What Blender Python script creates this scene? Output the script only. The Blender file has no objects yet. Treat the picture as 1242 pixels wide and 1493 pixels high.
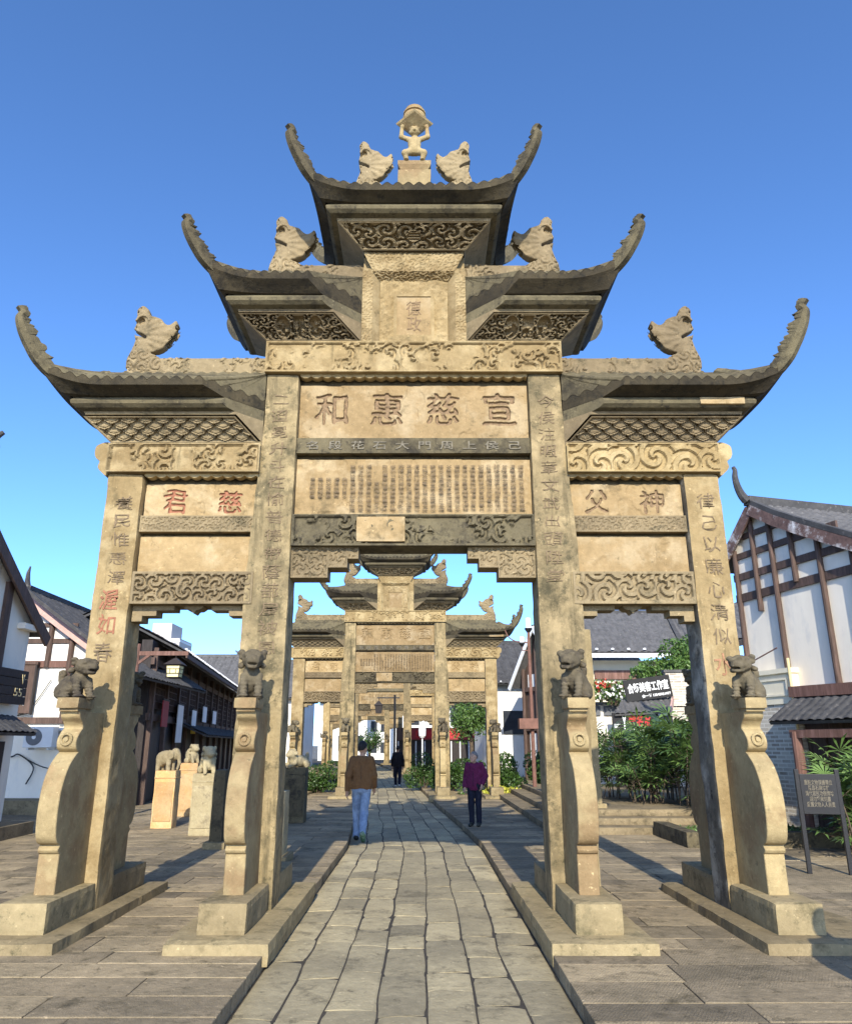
import bpy, math, random
import numpy as np
from mathutils import Vector, Matrix
R = math.radians
random.seed(7)
S = bpy.context.scene
COL = S.collection

# ------------------------------------------------------------------ camera, sky, sun, exposure
cam_d = bpy.data.cameras.new("camera")
cam = bpy.data.objects.new("camera", cam_d)
COL.objects.link(cam)
cam.location = (0, 0, 1.7)
cam.rotation_euler = (R(90 + 17.128), 0, 0)
cam_d.sensor_fit = 'HORIZONTAL'
cam_d.sensor_width = 36
cam_d.lens = 36 * 1100 / 1242
cam_d.shift_x = 8 / 1242
cam_d.clip_end = 2000
S.camera = cam

SUN_EL = 28.5
w = bpy.data.worlds.new("World")
S.world = w
w.use_nodes = True
nt = w.node_tree
sky = nt.nodes.new('ShaderNodeTexSky')
sky.sky_type = 'NISHITA'
sky.sun_disc = False
sky.sun_elevation = R(SUN_EL)
sky.sun_rotation = R(180)
sky.air_density = 0.5
sky.dust_density = 0.5
sky.ozone_density = 6.0
bg = nt.nodes['Background']
bg.inputs['Strength'].default_value = 0.15
hs = nt.nodes.new('ShaderNodeHueSaturation'); hs.inputs['Hue'].default_value = .498; hs.inputs['Saturation'].default_value = 1.04; hs.inputs['Value'].default_value = 1.88
nt.links.new(sky.outputs[0], hs.inputs['Color']); nt.links.new(hs.outputs[0], bg.inputs['Color'])
sl = bpy.data.lights.new("sun", 'SUN')
sl.energy = 4.4
sl.angle = R(0.5)
sl.color = (1.0, 0.925, 0.79)
so = bpy.data.objects.new("sun", sl)
COL.objects.link(so)
so.location = (0, -20, 30)
so.rotation_euler = (R(90 - SUN_EL), 0, R(0.6))
S.view_settings.view_transform = 'Standard'
S.view_settings.look = 'None'
S.view_settings.gamma = 1
S.view_settings.use_curve_mapping = False
S.view_settings.exposure = 0.64

# ------------------------------------------------------------------ materials
MATS = {}
def nodes(name):
    m = bpy.data.materials.new(name); m.use_nodes = True
    t = m.node_tree
    return m, t, t.nodes['Principled BSDF']
def N(t, typ, **kw):
    n = t.nodes.new(typ)
    for k, v in kw.items():
        if k.startswith('i_'):
            n.inputs[k[2:].replace('_', ' ')].default_value = v
        else: setattr(n, k, v)
    return n
def L(t, a, b): t.links.new(a, b)
def rgb(c): return (c[0], c[1], c[2], 1)
def mixc(t, fac, a, b, mode='MIX'):
    n = t.nodes.new('ShaderNodeMix'); n.data_type = 'RGBA'; n.blend_type = mode
    for sock, v in ((n.inputs[0], fac), (n.inputs[6], a), (n.inputs[7], b)):
        if hasattr(v, 'is_linked') or hasattr(v, 'links'): t.links.new(v, sock)
        elif isinstance(v, (int, float)): sock.default_value = v
        else: sock.default_value = rgb(v)
    return n.outputs[2]
def ramp(t, src, p0, p1, c0=(0,0,0), c1=(1,1,1)):
    r = t.nodes.new('ShaderNodeValToRGB')
    r.color_ramp.elements[0].position = p0; r.color_ramp.elements[1].position = p1
    r.color_ramp.elements[0].color = rgb(c0); r.color_ramp.elements[1].color = rgb(c1)
    t.links.new(src, r.inputs[0]); return r.outputs[0]
def coords(t, scale=(1,1,1), rnd=True):
    tc = t.nodes.new('ShaderNodeTexCoord')
    mp = t.nodes.new('ShaderNodeMapping'); mp.inputs['Scale'].default_value = scale
    t.links.new(tc.outputs['Object'], mp.inputs[0])
    if rnd:
        oi = t.nodes.new('ShaderNodeObjectInfo')
        ml = t.nodes.new('ShaderNodeMath'); ml.operation = 'MULTIPLY'; ml.inputs[1].default_value = 37.0
        t.links.new(oi.outputs['Random'], ml.inputs[0])
        cb = t.nodes.new('ShaderNodeCombineXYZ')
        t.links.new(ml.outputs[0], cb.inputs[0]); t.links.new(ml.outputs[0], cb.inputs[2])
        t.links.new(cb.outputs[0], mp.inputs['Location'])
    return mp.outputs[0]
def noise(t, vec, scale, detail=5, rough=.6):
    n = t.nodes.new('ShaderNodeTexNoise'); n.inputs['Scale'].default_value = scale
    n.inputs['Detail'].default_value = detail; n.inputs['Roughness'].default_value = rough
    t.links.new(vec, n.inputs['Vector']); return n.outputs[0]
def bump(t, b, src, strength, dist=.02, prev=None):
    n = t.nodes.new('ShaderNodeBump'); n.inputs['Strength'].default_value = strength
    n.inputs['Distance'].default_value = dist
    t.links.new(src, n.inputs['Height'])
    if prev is not None: t.links.new(prev, n.inputs['Normal'])
    t.links.new(n.outputs[0], b.inputs['Normal']); return n.outputs[0]

def stone(name, light, mid, dark, amt=.5, streak=.5, spot=.3, rough=.92, bs=.5, tone=False, warm=None, tool=False):
    """weathered sandstone: two body tones, dark lichen patches, vertical rain streaks, fine grain"""
    m, t, b = nodes(name)
    v = coords(t); vs = coords(t, (1.0, 1.0, .12))
    c = mixc(t, ramp(t, noise(t, v, 1.7, 6, .62), .36, .66), mid, light)
    if warm is not None:
        c = mixc(t, ramp(t, noise(t, v, 2.6, 5, .6), .48, .62), c, warm)
    lo = .66 - .28 * amt
    c = mixc(t, ramp(t, noise(t, v, 2.3, 10, .74), lo, lo + .15), c, dark)
    c = mixc(t, ramp(t, noise(t, v, 8, 8, .75), lo + .02, lo + .14), c, tuple(x * 1.15 for x in dark))
    ls = .74 - .30 * streak
    st = ramp(t, noise(t, vs, 7.5, 8, .7), ls, ls + .14)
    k = t.nodes.new('ShaderNodeMath'); k.operation = 'MULTIPLY'; k.inputs[1].default_value = .75
    t.links.new(st, k.inputs[0])
    c = mixc(t, k.outputs[0], c, tuple(x * .8 for x in dark))
    g = noise(t, v, 45, 4, .7)
    lsp = .78 - .2 * spot
    c = mixc(t, ramp(t, g, lsp, lsp + .06), c, tuple(x * .55 for x in dark))
    c = mixc(t, ramp(t, noise(t, v, 22, 3, .6), .66, .74), c, tuple(min(1, x * 1.25) for x in light))
    c = mixc(t, 1.0, c, ramp(t, noise(t, v, 11, 8, .8), .30, .70, (.80, .80, .78), (1.17, 1.17, 1.18)), 'MULTIPLY')
    oi = t.nodes.new('ShaderNodeObjectInfo')   # every block of stone a little different
    if not tone: c = mixc(t, 1.0, c, ramp(t, oi.outputs['Random'], 0, 1, (.80, .79, .80), (1.16, 1.17, 1.16)), 'MULTIPLY')
    if tone:
        a = t.nodes.new('ShaderNodeAttribute'); a.attribute_name = 'tone'
        c = mixc(t, 1.0, c, ramp(t, a.outputs['Fac'], 0, 1, (.62, .62, .64), (1.28, 1.25, 1.2)), 'MULTIPLY')
    L(t, c, b.inputs['Base Color'])
    b.inputs['Roughness'].default_value = rough
    b.inputs['Specular IOR Level'].default_value = .25
    p = bump(t, b, noise(t, v, 14, 6, .7), bs, .02)
    if tool:   # chisel marks left on the slabs
        wv = t.nodes.new('ShaderNodeTexWave'); wv.inputs['Scale'].default_value = 15.0; wv.inputs['Distortion'].default_value = 7; wv.inputs['Detail'].default_value = 2; wv.inputs['Detail Scale'].default_value = 3
        mp = t.nodes.new('ShaderNodeMapping'); mp.inputs['Rotation'].default_value = (0, 0, .5); t.links.new(v, mp.inputs[0]); t.links.new(mp.outputs[0], wv.inputs['Vector'])
        mk = t.nodes.new('ShaderNodeMath'); mk.operation = 'MULTIPLY'; t.links.new(wv.outputs['Fac'], mk.inputs[0]); t.links.new(ramp(t, noise(t, v, 1.1, 3, .5), .42, .58), mk.inputs[1])
        p = bump(t, b, mk.outputs[0], .45, .008, p)
    bump(t, b, noise(t, v, 90, 3, .7), bs * .6, .005, p)
    MATS[name] = m
    return m
def plain(name, col, rough=.8, var=.25, scale=6, metal=0, bs=.15, stain=None, stretch=(1,1,1), emit=None, spec=.3):
    m, t, b = nodes(name)
    v = coords(t, stretch)
    c = mixc(t, ramp(t, noise(t, v, scale, 6, .65), .3, .7), tuple(x * (1 - var) for x in col), tuple(min(1, x * (1 + var)) for x in col))
    if stain: c = mixc(t, ramp(t, noise(t, v, scale * .35, 7, .7), .52, .72), c, stain)
    L(t, c, b.inputs['Base Color'])
    b.inputs['Roughness'].default_value = rough; b.inputs['Metallic'].default_value = metal
    b.inputs['Specular IOR Level'].default_value = spec
    if emit:
        b.inputs['Emission Color'].default_value = rgb(emit[0]); b.inputs['Emission Strength'].default_value = emit[1]
    bump(t, b, noise(t, v, scale * 6, 4, .7), bs, .01)
    MATS[name] = m
    return m

stone('st_warm', (0.352,0.261,0.125), (0.250,0.179,0.082), (0.102,0.082,0.040), 0.28, 0.52, .3, warm=(0.407,0.314,0.162))
stone('st_pillar', (0.264,0.201,0.103), (0.174,0.135,0.072), (0.072,0.061,0.033), 0.48, 0.74, .4, warm=(0.323,0.247,0.129))
stone('st_panel', (0.342,0.244,0.121), (0.257,0.178,0.083), (0.109,0.083,0.042), 0.34, 0.45, .2, warm=(0.379,0.289,0.162), bs=.3)
stone('st_carved', (0.269,0.206,0.114), (0.182,0.139,0.078), (0.074,0.062,0.035), 0.4, 0.4, .4)
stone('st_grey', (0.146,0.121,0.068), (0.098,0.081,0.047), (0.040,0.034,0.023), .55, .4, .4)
stone('st_eave_shade', (0.066,0.052,0.029), (0.033,0.027,0.017), (0.017,0.015,0.011), .55, .35, .4)  # dark eave stone, darkened further in colour to imitate shade underneath
stone('st_lion', (.155,.128,.080), (.10,.082,.052), (.045,.037,.028), .5, .3, .3)
stone('st_drum', (0.373,0.286,0.144), (0.266,0.202,0.102), (0.116,0.095,0.050), 0.26, 0.45, .3, warm=(0.256,0.176,0.087))
stone('st_post', (0.527,0.374,0.196), (0.442,0.281,0.132), (0.357,0.281,0.170), .3, .2, .1, warm=(0.527,0.306,0.128))
stone('st_postpale', (0.385,0.326,0.198), (0.310,0.254,0.144), (0.192,0.157,0.099), 0.5, 0.4, .2)
stone('st_block', (0.320,0.252,0.134), (0.233,0.182,0.097), (0.095,0.081,0.042), 0.42, 0.3, .4)
stone('pav_side', (0.342,0.272,0.168), (0.222,0.180,0.111), (0.097,0.080,0.046), .44, 0, .4, tone=True, bs=.7, tool=True)
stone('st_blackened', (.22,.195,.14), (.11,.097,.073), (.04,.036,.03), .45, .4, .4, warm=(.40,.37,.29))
stone('pav_path', (0.412,0.353,0.216), (0.296,0.254,0.158), (0.140,0.120,0.075), .42, 0, .35, tone=True, bs=.6, rough=.85)
stone('pav_step', (0.252,0.197,0.114), (0.171,0.135,0.081), (0.081,0.066,0.039), .5, 0, .4, bs=.6)
plain('gap', (.045,.038,.028), .95, .4, 10)
plain('far_ground', (.16,.145,.115), .95, .3, 1.5)
plain('letter', (.20,.135,.075), .95, .35, 30)
plain('letter_faint', (.165,.12,.07), .95, .4, 30)
plain('letter_grey', (.165,.145,.105), .95, .4, 30)
plain('letter_redfaint', (.31,.165,.09), .9, .35, 30)
plain('letter_red', (.27,.115,.065), .9, .35, 30)
plain('plaster', (.74,.72,.66), .9, .06, 2.5, stain=(.60,.58,.52), stretch=(1,1,.5), bs=.08)
plain('plaster_cool', (.80,.735,.61), .9, .06, 2.5, stain=(.50,.50,.48), stretch=(1,1,.4), bs=.08)
plain('cream', (.72,.66,.50), .85, .06, 3, bs=.05)
plain('wood', (.085,.055,.042), .75, .35, 5, stretch=(6,6,.7), stain=(.16,.10,.08))
plain('wood_red', (.15,.08,.06), .75, .3, 5, stretch=(6,6,.7), stain=(.28,.16,.13))
plain('wood_pink', (.52,.33,.28), .8, .15, 5)
plain('wood_black', (.032,.026,.024), .7, .4, 6, stretch=(5,5,.8))
plain('peeling', (.14,.085,.07), .85, .4, 9, stain=(.75,.73,.70))
plain('black', (.012,.012,.013), .6, .3, 8)
plain('black_metal', (.015,.015,.016), .45, .2, 8)
plain('white', (.82,.82,.80), .6, .04, 8)
plain('white_metal', (.62,.63,.62), .5, .06, 4)
plain('fan_grey', (.12,.125,.13), .6, .1, 8)
plain('red', (.48,.025,.03), .6, .2, 8)
plain('red_dull', (.27,.03,.035), .7, .2, 8)
plain('yellow', (.75,.62,.10), .6, .1, 8)
plain('lantern_glass', (.82,.74,.38), .5, .08, 8)
plain('rust', (.17,.085,.06), .75, .25, 8)
plain('glass_dark', (.035,.04,.048), .15, .2, 3, spec=.5)
plain('tower', (.47,.43,.40), .9, .05, .3)
plain('tower_win', (.13,.14,.17), .4, .2, 1)
plain('pipe', (.62,.50,.26), .6, .1, 6)
plain('wire', (.02,.02,.02), .6, .1, 6)
plain('skin', (.46,.28,.19), .6, .08, 20, bs=.05)
plain('hair', (.012,.010,.009), .55, .3, 60, bs=.4)
plain('hair_grey', (.16,.155,.15), .6, .3, 60, bs=.4)
plain('jacket_brown', (.155,.078,.030), .9, .18, 25, bs=.3)
plain('jeans', (.20,.28,.40), .9, .3, 12, stain=(.36,.45,.56))
plain('shoe_dark', (.02,.025,.022), .6, .2, 20)
plain('shoe_green', (.10,.20,.11), .6, .5, 16, stain=(.65,.66,.62))
plain('cloth_black', (.010,.010,.013), .9, .2, 20)
plain('cloth_plum', (.105,.010,.048), .85, .25, 30, stain=(.15,.02,.07))
plain('cloth_plumdark', (.04,.012,.03), .9, .3, 40)
plain('cloth_navy', (.010,.012,.024), .9, .2, 20)
def tile_mat(name, a, b_, pale):
    m, t, b = nodes(name); v = coords(t)
    c = mixc(t, ramp(t, noise(t, v, 3, 7, .7), .35, .65), a, b_)
    c = mixc(t, ramp(t, noise(t, v, 9, 6, .7), .58, .70), c, pale)
    L(t, c, b.inputs['Base Color']); b.inputs['Roughness'].default_value = .9
    bump(t, b, noise(t, v, 25, 4, .7), .4, .02); MATS[name] = m
tile_mat('tile', (.07,.068,.066), (.12,.115,.11), (.24,.225,.20))
tile_mat('tile_dark', (.035,.034,.034), (.07,.068,.066), (.14,.13,.12))
def leaf_mat(name, a, b_, trans=.25):
    m, t, b = nodes(name); v = coords(t)
    at = t.nodes.new('ShaderNodeAttribute'); at.attribute_name = 'tone'
    c = mixc(t, at.outputs['Fac'], a, b_)
    L(t, c, b.inputs['Base Color']); b.inputs['Roughness'].default_value = .45
    b.inputs['Specular IOR Level'].default_value = .4
    b.inputs['Transmission Weight'].default_value = 0
    b.inputs['Subsurface Weight'].default_value = 0
    MATS[name] = m
leaf_mat('palm_leaf', (.024,.058,.014), (.13,.21,.055))
leaf_mat('hedge_leaf', (.018,.045,.010), (.06,.12,.02))
leaf_mat('tree_leaf', (.04,.09,.018), (.11,.19,.04))
leaf_mat('yellow_leaf', (.30,.33,.03), (.55,.52,.08))
leaf_mat('flower_red', (.55,.04,.03), (.7,.12,.08))
leaf_mat('flower_white', (.7,.7,.65), (.8,.8,.75))
plain('bark', (.10,.075,.05), .95, .35, 14, stretch=(1,1,.2))
plain('grass_green', (.10,.16,.035), .95, .4, 20)
def brick_mat():
    m, t, b = nodes('brick')
    tc = t.nodes.new('ShaderNodeTexCoord'); mp = t.nodes.new('ShaderNodeMapping')
    mp.inputs['Rotation'].default_value = (R(90), 0, 0)
    L(t, tc.outputs['Object'], mp.inputs[0])
    br = t.nodes.new('ShaderNodeTexBrick')
    br.inputs['Scale'].default_value = 1; br.inputs['Brick Width'].default_value = .24; br.inputs['Row Height'].default_value = .075
    br.inputs['Mortar Size'].default_value = .012; br.inputs['Color1'].default_value = (.27,.22,.17,1)
    br.inputs['Color2'].default_value = (.58,.52,.43,1); br.inputs['Mortar'].default_value = (.70,.66,.57,1)
    L(t, mp.outputs[0], br.inputs['Vector'])
    v = coords(t)
    c = mixc(t, ramp(t, noise(t, v, 2.2, 6, .7), .45, .62), br.outputs['Color'], (.58,.54,.45))
    c = mixc(t, .55, br.outputs['Color'], c)
    L(t, c, b.inputs['Base Color']); b.inputs['Roughness'].default_value = .95
    inv = t.nodes.new('ShaderNodeMath'); inv.operation = 'SUBTRACT'; inv.inputs[0].default_value = 1
    L(t, br.outputs['Fac'], inv.inputs[1]); bump(t, b, inv.outputs[0], .7, .01)
    MATS['brick'] = m
brick_mat()

# ------------------------------------------------------------------ numpy helpers
def vhash(i, j, k, seed):
    h = (i.astype(np.int64) * 374761393 + j.astype(np.int64) * 668265263 + k.astype(np.int64) * 1440662683 + seed * 97463477) & 0xffffffff
    h = ((h ^ (h >> 13)) * 1274126177) & 0xffffffff
    return ((h ^ (h >> 16)) & 0xffff) / 65535.0
def vnoise(P, scale, seed=0):
    Q = np.asarray(P, float) * scale
    I = np.floor(Q); F = Q - I; F = F * F * (3 - 2 * F)
    i, j, k = I[..., 0], I[..., 1], I[..., 2]; out = 0
    for a in (0, 1):
        for b in (0, 1):
            for c in (0, 1):
                wgt = (F[..., 0] if a else 1 - F[..., 0]) * (F[..., 1] if b else 1 - F[..., 1]) * (F[..., 2] if c else 1 - F[..., 2])
                out = out + wgt * vhash(i + a, j + b, k + c, seed)
    return out
def fbm(P, scale, seed=0, o=3):
    s = 0; a = .5; t = 0
    for q in range(o):
        s = s + a * vnoise(P, scale * 2 ** q, seed + q * 11); t += a; a *= .5
    return s / t
def sstep(a, b, x):
    t = np.clip((x - a) / (b - a), 0, 1); return t * t * (3 - 2 * t)

class MB:
    def __init__(s): s.v = []; s.f = []; s.m = []; s.t = []; s.n = 0
    def add(s, V, F, mi=0, tone=None):
        V = [tuple(map(float, p)) for p in V]
        s.v += V; s.f += [tuple(int(i) + s.n for i in f) for f in F]
        s.m += list(mi) if hasattr(mi, '__len__') else [mi] * len(F)
        if tone is None: tone = .5
        s.t += (list(tone) if hasattr(tone, '__len__') else [tone] * len(F))
        s.n += len(V)
    def box(s, x0, x1, y0, y1, z0, z1, mi=0, tone=None):
        s.add([(x0,y0,z0),(x1,y0,z0),(x1,y1,z0),(x0,y1,z0),(x0,y0,z1),(x1,y0,z1),(x1,y1,z1),(x0,y1,z1)],
              [(0,3,2,1),(4,5,6,7),(0,1,5,4),(1,2,6,5),(2,3,7,6),(3,0,4,7)], mi, tone)
    def frustum(s, b, t, z0, z1, mi=0, tone=None):
        (a0,a1,c0,c1), (d0,d1,e0,e1) = b, t
        s.add([(a0,c0,z0),(a1,c0,z0),(a1,c1,z0),(a0,c1,z0),(d0,e0,z1),(d1,e0,z1),(d1,e1,z1),(d0,e1,z1)],
              [(0,3,2,1),(4,5,6,7),(0,1,5,4),(1,2,6,5),(2,3,7,6),(3,0,4,7)], mi, tone)
    def bar(s, p, q, wd, hg, up=(0,0,1), mi=0):
        p, q = Vector(p), Vector(q); d = (q - p).normalized(); u = Vector(up)
        x = d.cross(u)
        if x.length < 1e-4: x = d.cross(Vector((0,1,0)))
        x.normalize(); y = x.cross(d).normalized()
        V = []
        for c in (p, q):
            for a, b in ((-1,-1),(1,-1),(1,1),(-1,1)): V.append(c + x * (a * wd / 2) + y * (b * hg / 2))
        s.add(V, [(0,1,2,3),(7,6,5,4),(0,4,5,1),(1,5,6,2),(2,6,7,3),(3,7,4,0)], mi)
    def tube(s, pts, rad, n=10, mi=0, cap=True):
        pts = [Vector(p) for p in pts]
        if not hasattr(rad, '__len__'): rad = [rad] * len(pts)
        V = []; F = []
        ref = None
        for i, p in enumerate(pts):
            d = (pts[min(i + 1, len(pts) - 1)] - pts[max(i - 1, 0)]).normalized()
            if ref is None or abs(ref.dot(d)) > .95: ref = Vector((1,0,0)) if abs(d.x) < .8 else Vector((0,1,0))
            x = d.cross(ref).normalized(); y = x.cross(d)
            for k in range(n):
                a = 2 * math.pi * k / n
                V.append(p + (x * math.cos(a) + y * math.sin(a)) * rad[i])
        for i in range(len(pts) - 1):
            for k in range(n):
                F.append((i*n+k, i*n+(k+1)%n, (i+1)*n+(k+1)%n, (i+1)*n+k))
        if cap: F += [tuple(range(n)), tuple(range((len(pts)-1)*n, len(pts)*n))]
        s.add(V, F, mi)
    def prism(s, poly, fr, depth, mi=0):
        """poly in 2D, fr = function (a,b,c) -> 3D with c along the depth"""
        n = len(poly)
        V = [fr(a, b, 0) for a, b in poly] + [fr(a, b, depth) for a, b in poly]
        F = [tuple(range(n)), tuple(range(2*n-1, n-1, -1))] + [(i, (i+1)%n, n+(i+1)%n, n+i) for i in range(n)]
        s.add(V, F, mi)
    def grid(s, A, mi=0, tone=None):
        A = np.asarray(A); a, b = A.shape[:2]
        V = A.reshape(-1, 3)
        F = [(i*b+j, (i+1)*b+j, (i+1)*b+j+1, i*b+j+1) for i in range(a-1) for j in range(b-1)]
        s.add(V, F, mi, tone)
    def patch(s, A, B, C, D, field=None, depth=0, res=.015, nrm=None, mi=0, frame=0, mf=None):
        A, B, C, D = (np.array(q, float) for q in (A, B, C, D))
        W = max(np.linalg.norm(B - A), np.linalg.norm(C - D)); H = np.linalg.norm(D - A)
        nx = max(2, int(W / res) + 1); nz = max(2, int(H / res) + 1)
        u = np.linspace(0, 1, nx)[:, None, None]; v = np.linspace(0, 1, nz)[None, :, None]
        P = (A * (1 - u) + B * u) * (1 - v) + (D * (1 - u) + C * u) * v
        if nrm is None: nrm = np.cross(B - A, D - A)
        nrm = np.array(nrm, float); nrm /= np.linalg.norm(nrm)
        if field is not None:
            X = (u * W + 0 * v)[..., 0]; Z = (v * H + 0 * u)[..., 0]
            # shear-free local width, so motifs keep their size on trapezoids
            wl = (np.linalg.norm(B - A) * (1 - v) + np.linalg.norm(C - D) * v)[..., 0]
            X = (P[..., 0] - P[..., 0].mean()) if abs(nrm[0]) < .3 else (u[..., 0] - .5) * wl
            h = field(X, Z, W, H)
            if frame:
                ed = np.minimum(np.minimum(u[..., 0] * wl, (1 - u[..., 0]) * wl), np.minimum(Z, H - Z))
                k = sstep(frame, frame + .012, ed); h = h * k + (1 - k)
            P = P + nrm * (depth * h)[..., None]
        if mf is not None:
            Zc = (0 * u + v * H)[..., 0]; M = mf(P[..., 0] - P[..., 0].mean(), Zc); M = (M[1:, 1:] + M[:-1, :-1] + M[1:, :-1] + M[:-1, 1:]) / 4
            mi = (M > .45).astype(int).reshape(-1).tolist()
        s.grid(P, mi)
    def build(s, name, mats, parent=None, smooth=False, bevel=0, seg=2):
        me = bpy.data.meshes.new(name)
        me.from_pydata(s.v, [], s.f)
        mats = [mats] if isinstance(mats, str) else mats
        for q in mats: me.materials.append(MATS[q])
        if len(mats) > 1: me.polygons.foreach_set('material_index', s.m)
        if any(x != .5 for x in s.t):
            at = me.attributes.new('tone', 'FLOAT', 'FACE'); at.data.foreach_set('value', s.t)
        if smooth: me.polygons.foreach_set('use_smooth', [True] * len(me.polygons))
        me.update()
        return mesh_obj(name, me, parent, bevel, seg)
def mesh_obj(name, me, parent=None, bevel=0, seg=2):
    o = bpy.data.objects.new(name, me); COL.objects.link(o)
    if parent: o.parent = parent
    if bevel:
        b = o.modifiers.new('bevel', 'BEVEL'); b.width = bevel; b.segments = seg; b.limit_method = 'ANGLE'; b.angle_limit = R(40)
    return o
def tag(o, label, cat, group=None):
    o['label'] = label; o['category'] = cat
    if group: o['group'] = group
    return o
def struct(o, kind='structure'):
    o['kind'] = kind; return o
def thing(name, label, cat, loc=(0,0,0), rz=0, group=None):
    o = bpy.data.objects.new(name, None); o.empty_display_size = .2; COL.objects.link(o)
    o.location = loc; o.rotation_euler = (0, 0, rz)
    return tag(o, label, cat, group)
def dup(o, parent=None, skip=()):
    c = o.copy(); COL.objects.link(c); c.parent = parent
    for ch in list(o.children):
        if ch.name.split('.')[0] not in skip: dup(ch, c, skip)
    return c

# ---------------- signed distance sculpting (surface nets)
def nets(fn, lo, hi, h):
    lo = np.array(lo, float) - 2 * h; hi = np.array(hi, float) + 2 * h
    ax = [np.arange(lo[i], hi[i], h) for i in range(3)]
    P = np.stack(np.meshgrid(*ax, indexing='ij'), -1).astype(np.float32)
    D = fn(P); sh = D.shape
    cs = tuple(n - 1 for n in sh)
    acc = np.zeros(cs + (3,), np.float32); cnt = np.zeros(cs, np.float32); E = []
    for a in range(3):
        s0 = [slice(None)] * 3; s1 = [slice(None)] * 3; s0[a] = slice(0, -1); s1[a] = slice(1, None)
        d0, d1 = D[tuple(s0)], D[tuple(s1)]
        cr = (d0 < 0) != (d1 < 0); tt = np.where(cr, d0 / (d0 - d1 + 1e-12), 0)
        E.append((cr, d0 < 0)); b, c = [i for i in range(3) if i != a]
        for ob in (0, 1):
            for oc in (0, 1):
                q = [slice(None)] * 3; q[b] = slice(ob, sh[b]-1+ob); q[c] = slice(oc, sh[c]-1+oc)
                m = cr[tuple(q)]; cnt += m; acc[..., a] += m * tt[tuple(q)]; acc[..., b] += m * ob; acc[..., c] += m * oc
    act = cnt > 0; idx = -np.ones(cs, np.int64); idx[act] = np.arange(int(act.sum()))
    V = (np.argwhere(act) + acc[act] / cnt[act][:, None]) * h + lo
    F = []
    for a in range(3):
        cr, neg = E[a]; b, c = [i for i in range(3) if i != a]
        e = np.argwhere(cr); e = e[(e[:, b] > 0) & (e[:, c] > 0) & (e[:, b] < sh[b]-1) & (e[:, c] < sh[c]-1)]
        q = []
        for ob, oc in ((1,1),(0,1),(0,0),(1,0)):
            k = e.copy(); k[:, b] -= ob; k[:, c] -= oc; q.append(idx[k[:,0], k[:,1], k[:,2]])
        q = np.stack(q, 1); fl = neg[e[:,0], e[:,1], e[:,2]]
        if a == 1: fl = ~fl
        q[~fl] = q[~fl][:, ::-1]; F.append(q)
    return V, np.concatenate(F)
def sculpt(name, fn, lo, hi, h, mat, parent=None, smooth=True):
    V, F = nets(fn, lo, hi, h)
    me = bpy.data.meshes.new(name); me.from_pydata(V.tolist(), [], F.tolist())
    me.materials.append(MATS[mat])
    if smooth: me.polygons.foreach_set('use_smooth', [True] * len(me.polygons))
    me.update()
    return mesh_obj(name, me, parent)
def cap(P, a, b, r1, r2=None):
    r2 = r1 if r2 is None else r2
    a = np.array(a, np.float32); b = np.array(b, np.float32); ab = b - a
    t = np.clip(((P - a) @ ab) / (ab @ ab + 1e-9), 0, 1)
    return np.linalg.norm(P - a - t[..., None] * ab, axis=-1) - (r1 + t * (r2 - r1))
def ell(P, c, r):
    r = np.array(r, np.float32); q = (P - np.array(c, np.float32)) / r
    return (np.linalg.norm(q, axis=-1) - 1) * r.min()
def sbox(P, c, hs, r=.01):
    q = np.abs(P - np.array(c, np.float32)) - (np.array(hs, np.float32) - r)
    return np.linalg.norm(np.maximum(q, 0), axis=-1) + np.minimum(q.max(-1), 0) - r
def smin(a, b, k):
    h = np.clip(.5 + .5 * (b - a) / k, 0, 1); return b + (a - b) * h - k * h * (1 - h)
def blend(ds, k):
    o = ds[0]
    for d in ds[1:]: o = smin(o, d, k)
    return o
def sdpoly(Q, poly):
    poly = np.array(poly, np.float32); n = len(poly); d = None; s = np.ones(Q.shape[:-1], bool); s[:] = False
    for i in range(n):
        a, b = poly[i], poly[(i + 1) % n]; ab = b - a
        t = np.clip(((Q - a) @ ab) / (ab @ ab), 0, 1)
        e = np.linalg.norm(Q - a - t[..., None] * ab, axis=-1); d = e if d is None else np.minimum(d, e)
        c = ((a[1] > Q[..., 1]) != (b[1] > Q[..., 1])) & (Q[..., 0] < (b[0] - a[0]) * (Q[..., 1] - a[1]) / (b[1] - a[1] + 1e-9) + a[0])
        s ^= c
    return np.where(s, -d, d)
def smooth_poly(pts, n=5):
    o = []; m = len(pts)
    for i in range(m):
        p0, p1, p2, p3 = (np.array(pts[(i + k) % m], float) for k in (-1, 0, 1, 2))
        for t in np.linspace(0, 1, n, endpoint=False):
            o.append(.5 * (2*p1 + (p2-p0)*t + (2*p0-5*p1+4*p2-p3)*t*t + (3*p1-p0-3*p2+p3)*t**3))
    return o
def catmull(pts, n=6):
    o = []; pts = [np.array(p, float) for p in pts]
    for i in range(len(pts) - 1):
        p0, p1, p2, p3 = pts[max(i-1,0)], pts[i], pts[i+1], pts[min(i+2,len(pts)-1)]
        for t in np.linspace(0, 1, n, endpoint=False):
            o.append(.5 * (2*p1 + (p2-p0)*t + (2*p0-5*p1+4*p2-p3)*t*t + (3*p1-p0-3*p2+p3)*t**3))
    o.append(pts[-1]); return o

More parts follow.
